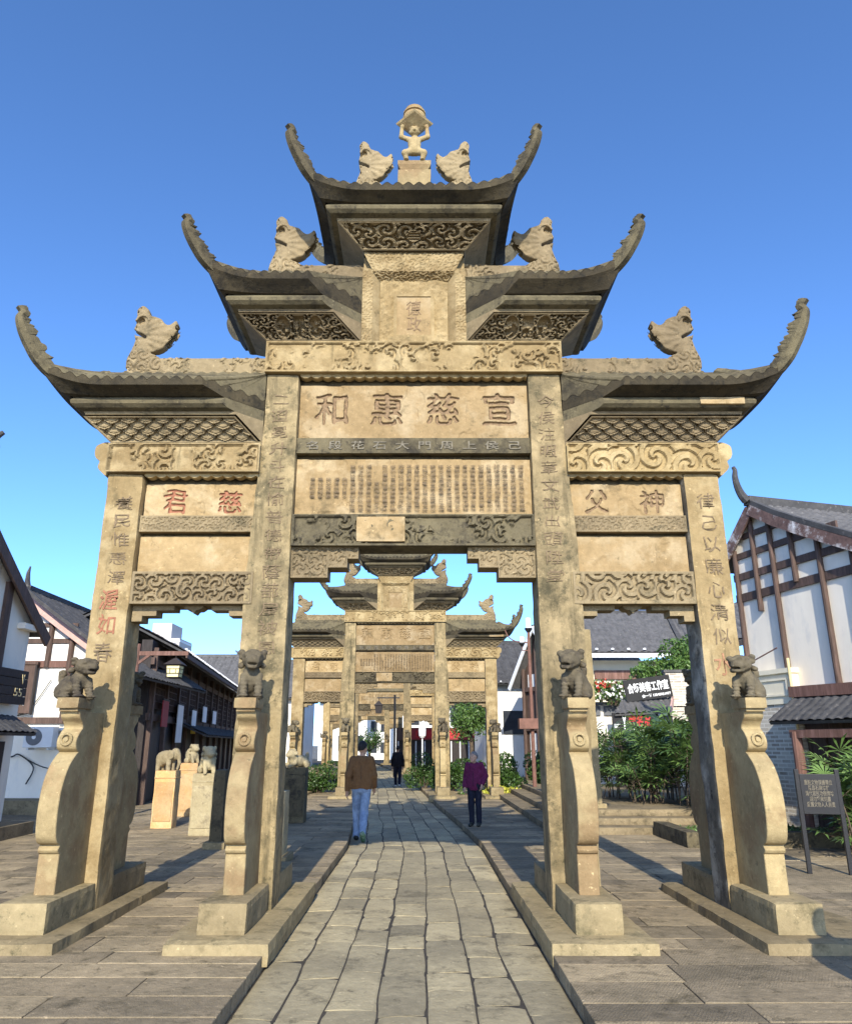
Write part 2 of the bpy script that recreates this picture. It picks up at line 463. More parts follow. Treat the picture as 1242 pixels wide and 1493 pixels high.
# ---------------- carved relief fields (X across from the middle, Z up; 0..1)
def spiral(X, Z, seed, cell):
    i0 = np.floor(X / cell); j0 = np.floor(Z / cell); best = None
    for di in (-1, 0, 1):
        for dj in (-1, 0, 1):
            i, j = i0 + di, j0 + dj; k = 0 * i
            cx = (i + .2 + .6 * vhash(i, j, k, seed)) * cell; cz = (j + .2 + .6 * vhash(i, j, k, seed + 1)) * cell
            r = np.hypot(X - cx, Z - cz)
            if best is None: best = r.copy(); bx, bz, bi, bj = X - cx, Z - cz, i, j
            else:
                q = r < best; best = np.where(q, r, best); bx = np.where(q, X - cx, bx); bz = np.where(q, Z - cz, bz)
                bi = np.where(q, i, bi); bj = np.where(q, j, bj)
    sg = np.where(vhash(bi, bj, 0 * bi, seed + 2) > .5, 1, -1)
    return best, np.arctan2(bz, bx), sg
def f_scroll(seed, cell=.13, lam=.06):
    def f(X, Z, W, H):
        r, th, sg = spiral(X, Z, seed, cell)
        h = sstep(.25, .62, .5 + .5 * np.sin(2 * math.pi * r / lam + sg * th * 2))
        P = np.stack([X, Z, 0 * X], -1)
        return h * (.55 + .6 * fbm(P, 9, seed)) + .12 * vnoise(P, 60, seed)
    return f
def f_scales(sx=.15, sz=.085):
    def f(X, Z, W, H):
        Zt = H - Z - .02; best = np.zeros_like(X)
        for j in range(-1, int(H / sz) + 2):
            off = .5 * (j % 2); x = ((X / sx + off) % 1) - .5
            lobe = np.clip(1 - np.abs(2.02 * x) ** 2.6, 0, 1) ** .55 * .95 + .12 * np.exp(-(x / .10) ** 2) 
            zz = (Zt - j * sz) / sz
            ins = (zz > -.4) & (zz < lobe)
            h = np.where(ins, .15 + .85 * np.clip((zz + .4) / 1.4, 0, 1) ** .8 - .25 * np.exp(-((lobe - zz - .22) / .07) ** 2), 0)
            best = np.where(ins, h, best) if j == -1 else np.where(ins & (best <= 0), h, best)
        P = np.stack([X, Z, 0 * X], -1)
        return best + .15 * vnoise(P, 50, 3)
    return f
def f_medal(seed, cell=.13, lam=.06, rad=.095):
    sc = f_scroll(seed, cell, lam)
    def f(X, Z, W, H):
        h = sc(X, Z, W, H); r = np.hypot(X, Z - H / 2)
        ring = sstep(.02, .0, np.abs(r - rad * .92)) 
        bars = sstep(-.2, .3, np.sin((Z - H / 2) * 150)) * sstep(rad * .75, rad * .7, np.abs(X))
        q = sstep(rad, rad - .008, r); return h * (1 - q) + q * np.maximum(.45 + .45 * bars, ring)
    return f
def f_figures(seed):
    sc = f_scroll(seed, .12, .06)
    def f(X, Z, W, H):
        h = sc(X, Z, W, H); P = np.stack([X, Z, 0 * X], -1)
        bl = sstep(.46, .60, fbm(P * np.array([1, .7, 1]), 26, seed + 4, 2)) * (.6 + .4 * vnoise(P, 45, seed))
        for cx, wd, ov in ((0, .075, 0), (-.19, .10, 1), (.19, .10, 1)):
            e = np.hypot((X - cx) / wd, (Z - H / 2) / (H * .47)) if ov else np.maximum(np.abs(X - cx) / wd, np.abs(Z - H / 2) / (H * .47))
            q = sstep(1, .93, e); fr = sstep(.78, .86, e)
            fig = bl * sstep(0, .4 * H, H * .8 - Z)
            h = h * (1 - q) + q * np.maximum(fig, fr * .95)
        return h
    return f
def f_dragon(seed):
    sc = f_scroll(seed, .17, .085)
    def f(X, Z, W, H):
        P = np.stack([X, Z, 0 * X], -1)
        q = sstep(.44, .56, fbm(P, 5.5, seed))
        h = sc(X, Z, W, H)
        return h * q + .25 * fbm(P, 20, seed + 5)
    return f
def f_rough(seed, a=14):
    def f(X, Z, W, H):
        P = np.stack([X, Z, 0 * X], -1); return fbm(P, a, seed, 4)
    return f
def f_chips(seed):
    def f(X, Z, W, H):
        P = np.stack([X, Z, 0 * X], -1)
        n = fbm(P, 2.3, seed, 4); edge = sstep(.26, .0, Z / H + .25 * n)
        return .35 * fbm(P, 16, seed + 3, 3) + .9 * edge * sstep(.40, .60, n) - .5 * sstep(.62, .68, fbm(P, 3.1, seed + 9, 4))
    return f

def worn(mb, x0, x1, y0, y1, z0, z1, r=.02, chip=.03, res=.06, seed=0, taper=None, mi=0):
    """a block with softened, chipped arrises"""
    lo = np.array([x0,y0,z0], float); hi = np.array([x1,y1,z1], float); n = [max(2, int(round((hi[i]-lo[i]) / res))) for i in range(3)]
    ids = {}; V = []; F = []
    def vid(i, j, k):
        q = (i, j, k)
        if q not in ids: ids[q] = len(V); V.append([lo[0] + (hi[0]-lo[0])*i/n[0], lo[1] + (hi[1]-lo[1])*j/n[1], lo[2] + (hi[2]-lo[2])*k/n[2]])
        return ids[q]
    for a in range(3):
        b, c = [(1,2),(2,0),(0,1)][a]
        for side in (0, n[a]):
            for i in range(n[b]):
                for j in range(n[c]):
                    q = []
                    for di, dj in ((0,0),(1,0),(1,1),(0,1)):
                        t = [0,0,0]; t[a] = side; t[b] = i+di; t[c] = j+dj; q.append(vid(*t))
                    F.append(q if side else q[::-1])
    V = np.array(V); Nn = fbm(V + seed * 3.7, 3.0, seed); N2 = fbm(V + seed, 11, seed + 5)
    rr = r + chip * np.clip((Nn - .5) * 4, 0, 1) * (.4 + N2)
    mn = (hi - lo).min() * .45
    rr = np.minimum(rr, mn)[:, None]
    C = np.clip(V, lo + rr, hi - rr); d = V - C; ln = np.linalg.norm(d, axis=1, keepdims=True)
    V = np.where(ln > 1e-9, C + d / np.maximum(ln, 1e-9) * rr, V)
    V += (np.stack([fbm(V, 5, seed+1), fbm(V, 5, seed+2), 0*N2+.5], -1) - .5) * .016
    if taper: V = taper(V)
    mb.add(V, F, mi)

# ---------------- text
def text_mesh(txt, size, bold=.0, ext=.004, line=1.0, char=1.0):
    c = bpy.data.curves.new('lettering', 'FONT'); c.body = txt; c.size = size; c.align_x = 'CENTER'; c.align_y = 'CENTER'
    c.extrude = ext; c.offset = bold; c.space_line = line; c.space_character = char; c.resolution_u = 2
    o = bpy.data.objects.new('lettering', c); COL.objects.link(o)
    dg = bpy.context.evaluated_depsgraph_get(); dg.update()
    me = bpy.data.meshes.new_from_object(o.evaluated_get(dg))
    bpy.data.objects.remove(o); bpy.data.curves.remove(c)
    me.materials.clear()
    return me
def glyphs(items, x0, x1, z0, z1, px=.0035, blur=2, seed=1):
    """characters rasterised to a soft mask for incising: items = (text, x, z, width, height)"""
    nx, nz = int((x1 - x0) / px), int((z1 - z0) / px); M = np.zeros((nx, nz), np.float32)
    for txt, cx, cz, wd, hg in items:
        me = text_mesh(txt, .3, .0, 0); n = len(me.vertices); co = np.empty(n * 3); me.vertices.foreach_get('co', co); co = co.reshape(-1, 3)[:, :2]
        lo, hi = co.min(0), co.max(0); co = (co - (lo + hi) / 2) * np.array([wd, hg]) / (hi - lo) + np.array([cx - x0, cz - z0]); co /= px
        me.calc_loop_triangles()
        for tr in me.loop_triangles:
            a, b, c = co[list(tr.vertices)]; l = np.floor(np.minimum(np.minimum(a, b), c)).astype(int); h = np.ceil(np.maximum(np.maximum(a, b), c)).astype(int) + 1
            l = np.maximum(l, 0); h = np.minimum(h, (nx, nz))
            if (h <= l).any(): continue
            gx, gz = np.meshgrid(np.arange(l[0], h[0]) + .5, np.arange(l[1], h[1]) + .5, indexing='ij')
            d = (b[0]-a[0])*(c[1]-a[1]) - (b[1]-a[1])*(c[0]-a[0])
            if abs(d) < 1e-9: continue
            u = ((gx-a[0])*(c[1]-a[1]) - (gz-a[1])*(c[0]-a[0])) / d; w_ = ((b[0]-a[0])*(gz-a[1]) - (b[1]-a[1])*(gx-a[0])) / d
            M[l[0]:h[0], l[1]:h[1]] = np.maximum(M[l[0]:h[0], l[1]:h[1]], ((u >= -.01) & (w_ >= -.01) & (u + w_ <= 1.01)))
        bpy.data.meshes.remove(me)
    for _ in range(2):
        for ax in (0, 1): M = sum(np.roll(M, k, ax) for k in range(-blur, blur + 1)) / (2 * blur + 1)
    def f(X, Z):
        P = np.stack([X, Z, 0 * X], -1)
        xs = X + .022 * (vnoise(P, 9, seed) - .5) + .012 * (vnoise(P, 30, seed + 2) - .5); zs = Z + .022 * (vnoise(P, 9, seed + 1) - .5) + .10 * 0 * X
        i = np.clip(((xs - x0) / px).astype(int), 0, nx - 1); j = np.clip(((zs - z0) / px).astype(int), 0, nz - 1)
        return sstep(.20, .62, M[i, j] + .34 * (vnoise(P, 16, seed + 5) - .42))
    return f
def incise(base, mask, k):
    return lambda X, Z, W, H: base(X, Z, W, H) - k * mask(X, Z)
def text(name, txt, size, mat, parent, loc, rz=0, rx=90, bold=.0, ext=.004, line=1.0, char=1.0, ry=0, fit=None, wob=0):
    me = text_mesh(txt, size, bold, ext, line, char); me.materials.append(MATS[mat])
    if fit:
        n = len(me.vertices); co = np.empty(n * 3); me.vertices.foreach_get('co', co); co = co.reshape(-1, 3)
        lo, hi = co.min(0), co.max(0)
        for a in (0, 1):
            if fit[a]: co[:, a] = (co[:, a] - (lo[a] + hi[a]) / 2) * fit[a] / (hi[a] - lo[a])
        if wob: co[:, 0] += wob * (vnoise(co, 14, 3) - .5) * 2; co[:, 1] += wob * (vnoise(co, 14, 8) - .5) * 2
        me.vertices.foreach_set('co', co.reshape(-1)); me.update()
    o = mesh_obj(name, me, parent); o.location = loc
    o.rotation_euler = Matrix.Rotation(rz, 3, 'Z').to_euler()
    o.rotation_euler = (Matrix.Rotation(rz, 3, 'Z') @ Matrix.Rotation(R(rx), 3, 'X') @ Matrix.Rotation(R(ry), 3, 'Z')).to_euler()
    return o

# ------------------------------------------------------------------ ground
def path_c(y):
    return float(np.interp(y, [-5,10,14,18,22,26,33,46,66,90], [-.1,-.1,-.1,-.33,-.62,-.85,-1.25,-2.3,-4.5,-7.5]))
HALF = 1.14
def ground():
    mb = MB(); mb.add([(-400,-60,-.06),(400,-60,-.06),(400,900,-.06),(-400,900,-.06)], [(0,1,2,3)])
    struct(mb.build('ground', 'far_ground'))
    mb = MB(); rnd = random.Random(3)
    ys = [y for y in np.arange(-4, 90, 1.0)]
    # bed under the path and under the pavements (shows only in the joints)
    for s0, s1, z in ((-15, None, .093), (None, 9, .093), ('p', 'p', -.007)):
        for y0, y1 in zip(ys[:-1], ys[1:]):
            if s0 == 'p': a0, b0, a1, b1 = path_c(y0)-HALF, path_c(y0)+HALF, path_c(y1)-HALF, path_c(y1)+HALF
            elif s1 is None: a0, b0, a1, b1 = s0, path_c(y0)-HALF-.02, s0, path_c(y1)-HALF-.02
            else: a0, b0, a1, b1 = path_c(y0)+HALF+.02, s1, path_c(y1)+HALF+.02, s1
            mb.add([(a0,y0,z),(b0,y0,z),(b1,y1,z),(a1,y1,z)], [(0,1,2,3)])
    struct(mb.build('paving_bed', 'gap'))
    # side pavements: courses of long slabs laid across the street
    for side in (-1, 1):
        mb = MB(); y = -3.0
        while y < 62:
            d = rnd.uniform(.34, .50) * (1 if y < 30 else 1.6)
            ya, yb = y + .005, y + d - .005
            x = 0.0; first = True
            e0, e1 = path_c(ya) + side * (HALF + .01), path_c(yb) + side * (HALF + .01)
            lim = 14.5 if side < 0 else 8.6
            while x < lim:
                ln = rnd.uniform(.55, 1.5); x2 = x + ln
                p0, p1 = (e0 if first else (e0 + e1) / 2 + side * (x + .006)), (e1 if first else (e0 + e1) / 2 + side * (x + .006))
                q = (e0 + e1) / 2 + side * (x2 - .003)
                z = [.10 + rnd.uniform(-.004, .004) for _ in range(4)]; t = rnd.gauss(.5, .26)
                c = .004; sd = side
                V = [(p0,ya,-.04),(q,ya,-.04),(q,yb,-.04),(p1,yb,-.04),(p0,ya,z[0]-c),(q,ya,z[1]-c),(q,yb,z[2]-c),(p1,yb,z[3]-c),
                     (p0+sd*c,ya+c,z[0]),(q-sd*c,ya+c,z[1]),(q-sd*c,yb-c,z[2]),(p1+sd*c,yb-c,z[3])]
                F = [(0,1,5,4),(1,2,6,5),(2,3,7,6),(3,0,4,7),(4,5,9,8),(5,6,10,9),(6,7,11,10),(7,4,8,11),(8,9,10,11)]
                mb.add(V, F, 0, min(1, max(0, t))); x = x2; first = False
            y += d
        struct(mb.build('pavement', 'pav_side'))
    # central footpath: seven wavering lines of flagstones running along the street
    mb = MB(); base = [-1, -.74, -.46, -.16, .14, .42, .70, 1]
    def edge(j, y):
        s = base[j]
        if 0 < j < 7: s += .028 * (float(vnoise([j * 5.3, y * .55, 0], 1, 9)) - .5) * 2.0 + .022 * (float(vnoise([j * 3.1, y * 2.3, 0], 1, 4)) - .5)
        return path_c(y) + s * HALF
    for j in range(7):
        y = -3 + rnd.random()
        while y < 80:
            ln = rnd.choice([.5,.62,.75,.9,1.2]) * rnd.uniform(.85, 1.15) * (1 if y < 25 else 1.5)
            k = 7; t = min(1, max(0, rnd.gauss(.5, .24))); g = .0055; sk = rnd.uniform(-.05, .05); z0 = rnd.uniform(-.004, .004); tl = rnd.uniform(-.003,.003)
            V = []
            for i in range(k):
                yy = y + g + (ln - 2 * g) * i / (k - 1)
                a, b = edge(j, yy) + g, edge(j + 1, yy) - g
                o = 0
                if i in (0, k-1): o = .012
                V += [(a, yy, -.05), (a, yy, z0 - .008), (a + .014 + o, yy, z0 - (.003 if o else 0)), ((a*2+b)/3, yy + sk*.3, z0 + .004 - (.003 if o else 0)), ((a+2*b)/3, yy + sk*.6, z0 + .004 + tl - (.003 if o else 0)),
                      (b - .014 - o, yy + sk, z0 + tl - (.003 if o else 0)), (b, yy + sk, z0 + tl - .008), (b, yy + sk, -.05)]
            F = [(i*8+q, i*8+q+1, (i+1)*8+q+1, (i+1)*8+q) for i in range(k-1) for q in range(7)] + [tuple(range(8)), tuple(range((k-1)*8, k*8))]
            mb.add(V, F, 0, t); y += ln
    struct(mb.build('footpath', 'pav_path', smooth=False))
    # raised terrace with three steps to the right of the street
    mb = MB()
    for i in range(3):
        x0, y0 = 2.42 + .42 * i, 15.1 + .42 * i; z0, z1 = (.09 if i == 0 else .1 + .125 * i - .003), .1 + .125 * (i + 1)
        worn(mb, x0, 8.6, y0, 26, z0, z1, .012, .02, .5, 40 + i)
    struct(mb.build('terrace_steps', 'pav_step'))
ground()

# ------------------------------------------------------------------ the stone gateway
YF, YB = -.21, .21
def lion_mesh(h=.0085):
    def fn(P):
        body = blend([ell(P, (0,.12,.13), (.085,.12,.12)), ell(P, (0,.02,.20), (.078,.085,.11)), ell(P, (-.07,.14,.07), (.04,.09,.07)), ell(P, (.07,.14,.07), (.04,.09,.07))], .04)
        legs = blend([cap(P, (sx*.062,-.035,.19), (sx*.062,-.075,.03), .036, .03) for sx in (-1,1)] + [ell(P, (sx*.062,-.095,.018), (.036,.045,.024)) for sx in (-1,1)]
                     + [ell(P, (sx*.085,.06,.02), (.03,.06,.026)) for sx in (-1,1)], .015)
        bands = .004 * np.sin(P[..., 2] * 190)
        legs = legs + np.where(P[..., 2] < .15, bands, 0)
        head = blend([ell(P, (0,-.06,.34), (.092,.09,.085)), ell(P, (0,-.135,.315), (.06,.055,.045)), ell(P, (0,-.13,.265), (.05,.045,.022)), ell(P, (-.045,-.125,.372), (.028,.03,.022)), ell(P, (.045,-.125,.372), (.028,.03,.022)), ell(P, (0,-.17,.342), (.026,.022,.018))], .02)
        ears = blend([ell(P, (-.095,-.03,.40), (.032,.028,.03)), ell(P, (.095,-.03,.40), (.032,.028,.03))], .01)
        d = blend([body, legs, head, ears], .022)
        for k in range(7):
            a = -1.3 + 2.6 * k / 6
            for rr, zz in ((.095, .0), (.10, -.075)):
                d = smin(d, ell(P, (math.sin(a)*rr, -.02+.03*math.cos(a*1.3)+(.03 if zz < 0 else 0), .40-.03*abs(a)+zz), (.026,.026,.026)), .008)
        d = np.maximum(d, -ell(P, (0,-.175,.287), (.045,.045,.011)))
        for sx in (-1, 1): d = np.maximum(d, -ell(P, (sx*.045,-.158,.372), (.012,.012,.010)))
        tail = blend([cap(P, (0,.22,.08), (0,.25,.24), .022, .03), ell(P, (0,.24,.27), (.04,.03,.05))], .02)
        d = smin(d, tail, .02)
        return d + .006 * (vnoise(P, 55, 2) - .5) + .008 * (vnoise(P, 24, 5) - .5)
    return nets(fn, (-.15,-.21,-.01), (.15,.30,.45), h)
LV, LF = lion_mesh()
def lion(name, parent, loc, rz=0, sc=(1,1,1), mat='st_lion'):
    key = 'lionmesh_' + mat
    me = MATS.get(key)
    if me is None:
        me = bpy.data.meshes.new('lion'); me.from_pydata(LV.tolist(), [], LF.tolist()); me.materials.append(MATS[mat])
        me.polygons.foreach_set('use_smooth', [True] * len(me.polygons)); MATS[key] = me
    o = mesh_obj(name, me, parent); o.location = loc; o.rotation_euler = (0, 0, rz); o.scale = sc
    return o

DRAGON = [(.06,0),(.0,.107),(.035,.22),(.076,.345),(.042,.46),(.076,.57),(.055,.685),(.115,.745),(.188,.70),(.217,.635),(.33,.60),(.385,.545),(.43,.525),(.475,.545),(.515,.575),(.545,.50),(.55,.455),(.50,.37),(.43,.29),(.365,.245),(.30,.225),(.255,.21),(.375,.16),(.41,0)]
def dragon(name, parent, x, y, z, sgn, sc=1.0, seed=0, th=.085):
    """ridge-end beast; its back is outward, its flared tail fin points to the middle"""
    poly = np.array(smooth_poly(DRAGON, 2))
    def fn(P):
        Q = P[..., [0, 2]]
        d2 = sdpoly(Q, poly)
        thick = th * (.75 + .35 * np.clip(-d2 / .07, 0, 1))
        q = np.stack([d2, np.abs(P[..., 1]) - thick], -1) + .02
        d = np.linalg.norm(np.maximum(q, 0), axis=-1) + np.minimum(q.max(-1), 0) - .02
        X, Z = P[..., 0], P[..., 2]
        r, t, sg = spiral(X, Z, seed, .13)
        car = sstep(.2, .7, .5 + .5 * np.sin(2*math.pi*r/.055 + sg*t*2))
        low = sstep(.26, .18, Z); rib = sstep(.3, .8, .5 + .5*np.sin(np.arctan2(Z - .40, X - .08) * 22)) * sstep(.20, .26, X)
        d = d + np.where(d2 < -.014, .024 * (1 - car) * low + .012 * (1 - rib) * (1 - low) + .012 * (1 - low) * (1 - car) * sstep(.16, .10, X), 0)
        eye = np.hypot(X - .135, Z - .555)
        d = np.maximum(d, -np.maximum(eye - .036, .03 - np.abs(P[..., 1])))
        brow = np.maximum(np.abs(np.hypot(X - .15, Z - .54) - .075) - .012, np.abs(P[..., 1]) - th*1.22); d = np.where(Z > .54, np.minimum(d, brow), d)
        mouth = np.maximum(np.abs(Z - .455 + .5*(X-.04)) - .018 - .10*np.clip(.10-X,0,.1), X - .20); d = np.maximum(d, -np.maximum(mouth, -.16 - 0*X))
        jaw = sdpoly(Q, [(.40,.42),(.58,.56),(.60,.40),(.42,.27)]); d = np.maximum(d, -np.maximum(jaw, np.abs(P[...,1]) - th*.62))
        d = np.maximum(d, .02 * sstep(.012, 0, np.abs(Z - .44 + .35 * (X - .02))) * (X < .20) + d)
        return d + .008 * (vnoise(P, 40, seed) - .5)
    V, F = nets(fn, (-.04,-.15,-.01), (.58,.15,.78), .0125)
    V = V * sc * np.array([1.08, 1.0, 1.22 if sc > .9 else 1.36])
    V[:, 0] = x - sgn * V[:, 0] if True else V[:, 0]
    V[:, 1] += y; V[:, 2] += z
    me = bpy.data.meshes.new(name); me.from_pydata(V.tolist(), [], F.tolist()); me.materials.append(MATS['st_carved'])
    me.polygons.foreach_set('use_smooth', [True] * len(me.polygons)); me.update()
    return mesh_obj(name, me, parent)

def horn(roof, sgn, sy, xo, ze, zs, seed, ex=1.0):
    ctrl = [(.10,.30,.04),(.34,.14,.05),(.50,.09,.058),(.62,.185,.060),(.71,.33,.054),(.775,.46,.044),(.815,.57,.034),(.828,.64,.026),(.806,.69,.030),(.838,.745,.030)]
    C = catmull(ctrl, 9); n = len(C); V = []; F = []; rng = np.random.RandomState(seed)
    for i, (p, z, hw) in enumerate(C):
        a = C[max(i-1,0)]; b = C[min(i+1,n-1)]; t = np.array([b[0]-a[0], (b[1]-a[1])]); t /= np.linalg.norm(t) + 1e-9
        nr = np.array([-t[1], t[0]]); f = i / (n - 1)
        bumpy = (abs(math.sin(f * 24 + seed)) ** .7 * .040 * (.5 + rng.rand()) + rng.rand() * .012) * (1 if .35 < f < .8 else .25)
        th = .062 * (1 - .30 * f)
        lowp = np.array([p, z * zs]) - nr * hw; up = np.array([p, z * zs]) + nr * (hw + bumpy); mid = np.array([p, z*zs]) + nr * hw * .1
        for q, k in ((lowp, .75), (mid, 1.0), (up, .55)):
            for sd in ((-1, 1) if k != 1.0 else (-1, 1)):
                V.append((q, sd * k * th))
    def W(q, o):
        p, z = q; e = max(0, p - .5) * (ex - 1)
        bx, by = xo + p + e, (YF - p) * (1 if sy < 0 else -1)
        return (sgn * (bx + o * .707), by + (o * .707 if sy < 0 else -o * .707), ze + z)
    VV = [W(q, o) for q, o in V]
    for i in range(n - 1):
        r0, r1 = i * 6, (i + 1) * 6
        for a, b in ((0,2),(2,4),(4,5),(5,3),(3,1),(1,0)): F.append((r0+a, r0+b, r1+b, r1+a))
    F += [(0,2,4,5,3,1), tuple((n-1)*6 + k for k in (0,2,4,5,3,1))]
    mb = MB(); mb.add(VV, F); return mb.build('horn', 'st_grey', roof)

def tier(G, sgn, xi, xo, z0, field, rise, zs, hd, pd, pc, pe, he, drg=True, seed=0, ridge_h=.16, roofn='roof'):
    full = xi < 0
    def outline(p, z):
        pp = max(p, 0)
        px = p if p > 0 else -p * .4
        if full: pts = [(-xo-px, YF-p), (xo+px, YF-p), (xo+px, YB+p), (-xo-px, YB+p), (-xo-px, YF-p)]
        else: pts = [(xi, YF if p > -.2 else 0), (xi+pp, YF-p), (xo+px, YF-p), (xo+px, YB+p), (xi+pp, YB+p), (xi, YB if p > -.2 else 0)]
        return [(sgn * x, y, z) for x, y in pts]
    # bracket block
    a = outline(0, z0); m = outline(.012, z0 + .035); b = outline(pd, z0 + hd - .03); c = outline(pd + .012, z0 + hd)
    mb = MB()
    def strip(mb, r0, r1, skip=None):
        for i in range(len(r0) - 1):
            if i == skip: continue
            mb.add([r0[i], r0[i+1], r1[i+1], r1[i]], [(0,1,2,3)])
    fi = 0 if full else 1
    strip(mb, a, m); strip(mb, m, b, fi); strip(mb, b, c)
    A, B, C, D = m[fi], m[fi+1], b[fi+1], b[fi]
    if sgn < 0: A, B, C, D = B, A, D, C
    mb.patch(A, B, C, D, field, .06, .0105, nrm=(0, -1, -.9), frame=.022)
    cp = outline(pd + .012, z0 + hd); mb.add(cp[:-1] if full else cp, [tuple(range(len(cp) - (1 if full else 0)))])
    mb.build('bracket_block', 'st_carved', G)
    # moulded cornice
    z1 = z0 + hd; mb = MB()
    prof = [(pc-.09, .0), (pc-.02, .018), (pc+.022, .05), (pc+.03, .085), (pc+.008, .125), (pc-.05, .135)]
    rings = [outline(p, z1 + dz) for p, dz in prof]
    for r0, r1 in zip(rings[:-1], rings[1:]): strip(mb, r0, r1)
    for r in (rings[0], rings[-1]): mb.add(r[:-1] if full else r, [tuple(range(len(r) - (1 if full else 0)))])
    mb.build('cornice', 'st_grey', G)
    # roof with swept eaves
    ze = z0 + he; zt = z1 + .135
    o0 = outline(pe, 0); cnt = [max(2, int(math.dist(o0[i], o0[i+1]) / .022)) for i in range(len(o0) - 1)]
    corners = [0,1,2,3] if full else [2,3]
    def ring(p, z, lift, corr=0, t=0):
        o = outline(p, z); oe = outline(pe, 0); out = []
        for i, n in enumerate(cnt):
            for k in range(n + (1 if i == len(cnt)-1 else 0)):
                f = k / n; q = np.array(o[i]) * (1-f) + np.array(o[i+1]) * f; e = np.array(oe[i]) * (1-f) + np.array(oe[i+1]) * f
                d = min(math.hypot(e[0]-oe[j][0], e[1]-oe[j][1]) for j in corners); wq = max(0, 1 - d / .62) ** 2.4
                q[2] += lift * wq
                if corr:
                    s = e[0] if abs(o[i+1][1]-o[i][1]) < 1e-6 or (not full and i in (0,4)) else e[1]
                    q[2] += corr * abs(math.sin(math.pi * s / .125)) ** 1.3
                dx, dy = (e[0] - sgn * (xi + xo) / 2 * (0 if full else 1)), e[1]
                ln = math.hypot(dx, dy) + 1e-6; q[0] += .07 * wq * np.sign(dx) * (1 - t); q[1] += .07 * wq * np.sign(dy) * (1 - t)
                out.append(q)
        return np.array(out)
    mb = MB()
    lf = .15
    bot = ring(pe, ze, lf); top0 = ring(pe + .012, ze + .05, lf, .048)
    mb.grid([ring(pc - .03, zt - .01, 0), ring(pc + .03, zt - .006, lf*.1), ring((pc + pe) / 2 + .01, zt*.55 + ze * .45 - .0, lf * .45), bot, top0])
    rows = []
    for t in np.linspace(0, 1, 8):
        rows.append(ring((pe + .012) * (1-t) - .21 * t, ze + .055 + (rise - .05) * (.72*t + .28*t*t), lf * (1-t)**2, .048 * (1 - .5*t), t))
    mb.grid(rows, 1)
    roof = mb.build(roofn, ['st_eave_shade', 'st_grey'], G)  # shade-darkened stone for underside and edge, paler stone on top
    # ridge
    zr = ze + rise; mb = MB(); x0, x1 = (-(xo+.05), xo+.05) if full else (xi, xo+.03)
    q = [(sgn*x0,-.055,zr-.05),(sgn*x1,-.055,zr-.05),(sgn*x1,-.055,zr+ridge_h),(sgn*x0,-.055,zr+ridge_h)]
    if sgn < 0: q = [q[1], q[0], q[3], q[2]]
    mb.patch(*q, f_dragon(seed + 3), .024, .013, nrm=(0,-1,0))
    mb.box(min(q[0][0],q[1][0]), max(q[0][0],q[1][0]), -.052, .06, zr-.05, zr+ridge_h)
    mb.build('ridge', 'st_carved', roof)
    for sy in (-1, 1):
        for sg in ((-1, 1) if full else (sgn,)): horn(roof, sg, sy, xo, ze + lf*.3, zs, seed * 7 + sy + sg * 3)
    if drg:
        for sg in ((-1, 1) if full else (sgn,)):
            dragon('ridge_dragon', roof, sg * (xo + (.155 if full else .06 if seed < 3 else .10)), 0, zr - .02, sg, 1.0 if not full else .86, seed + (3 if sg > 0 else 4))
    return roof, zr + ridge_h

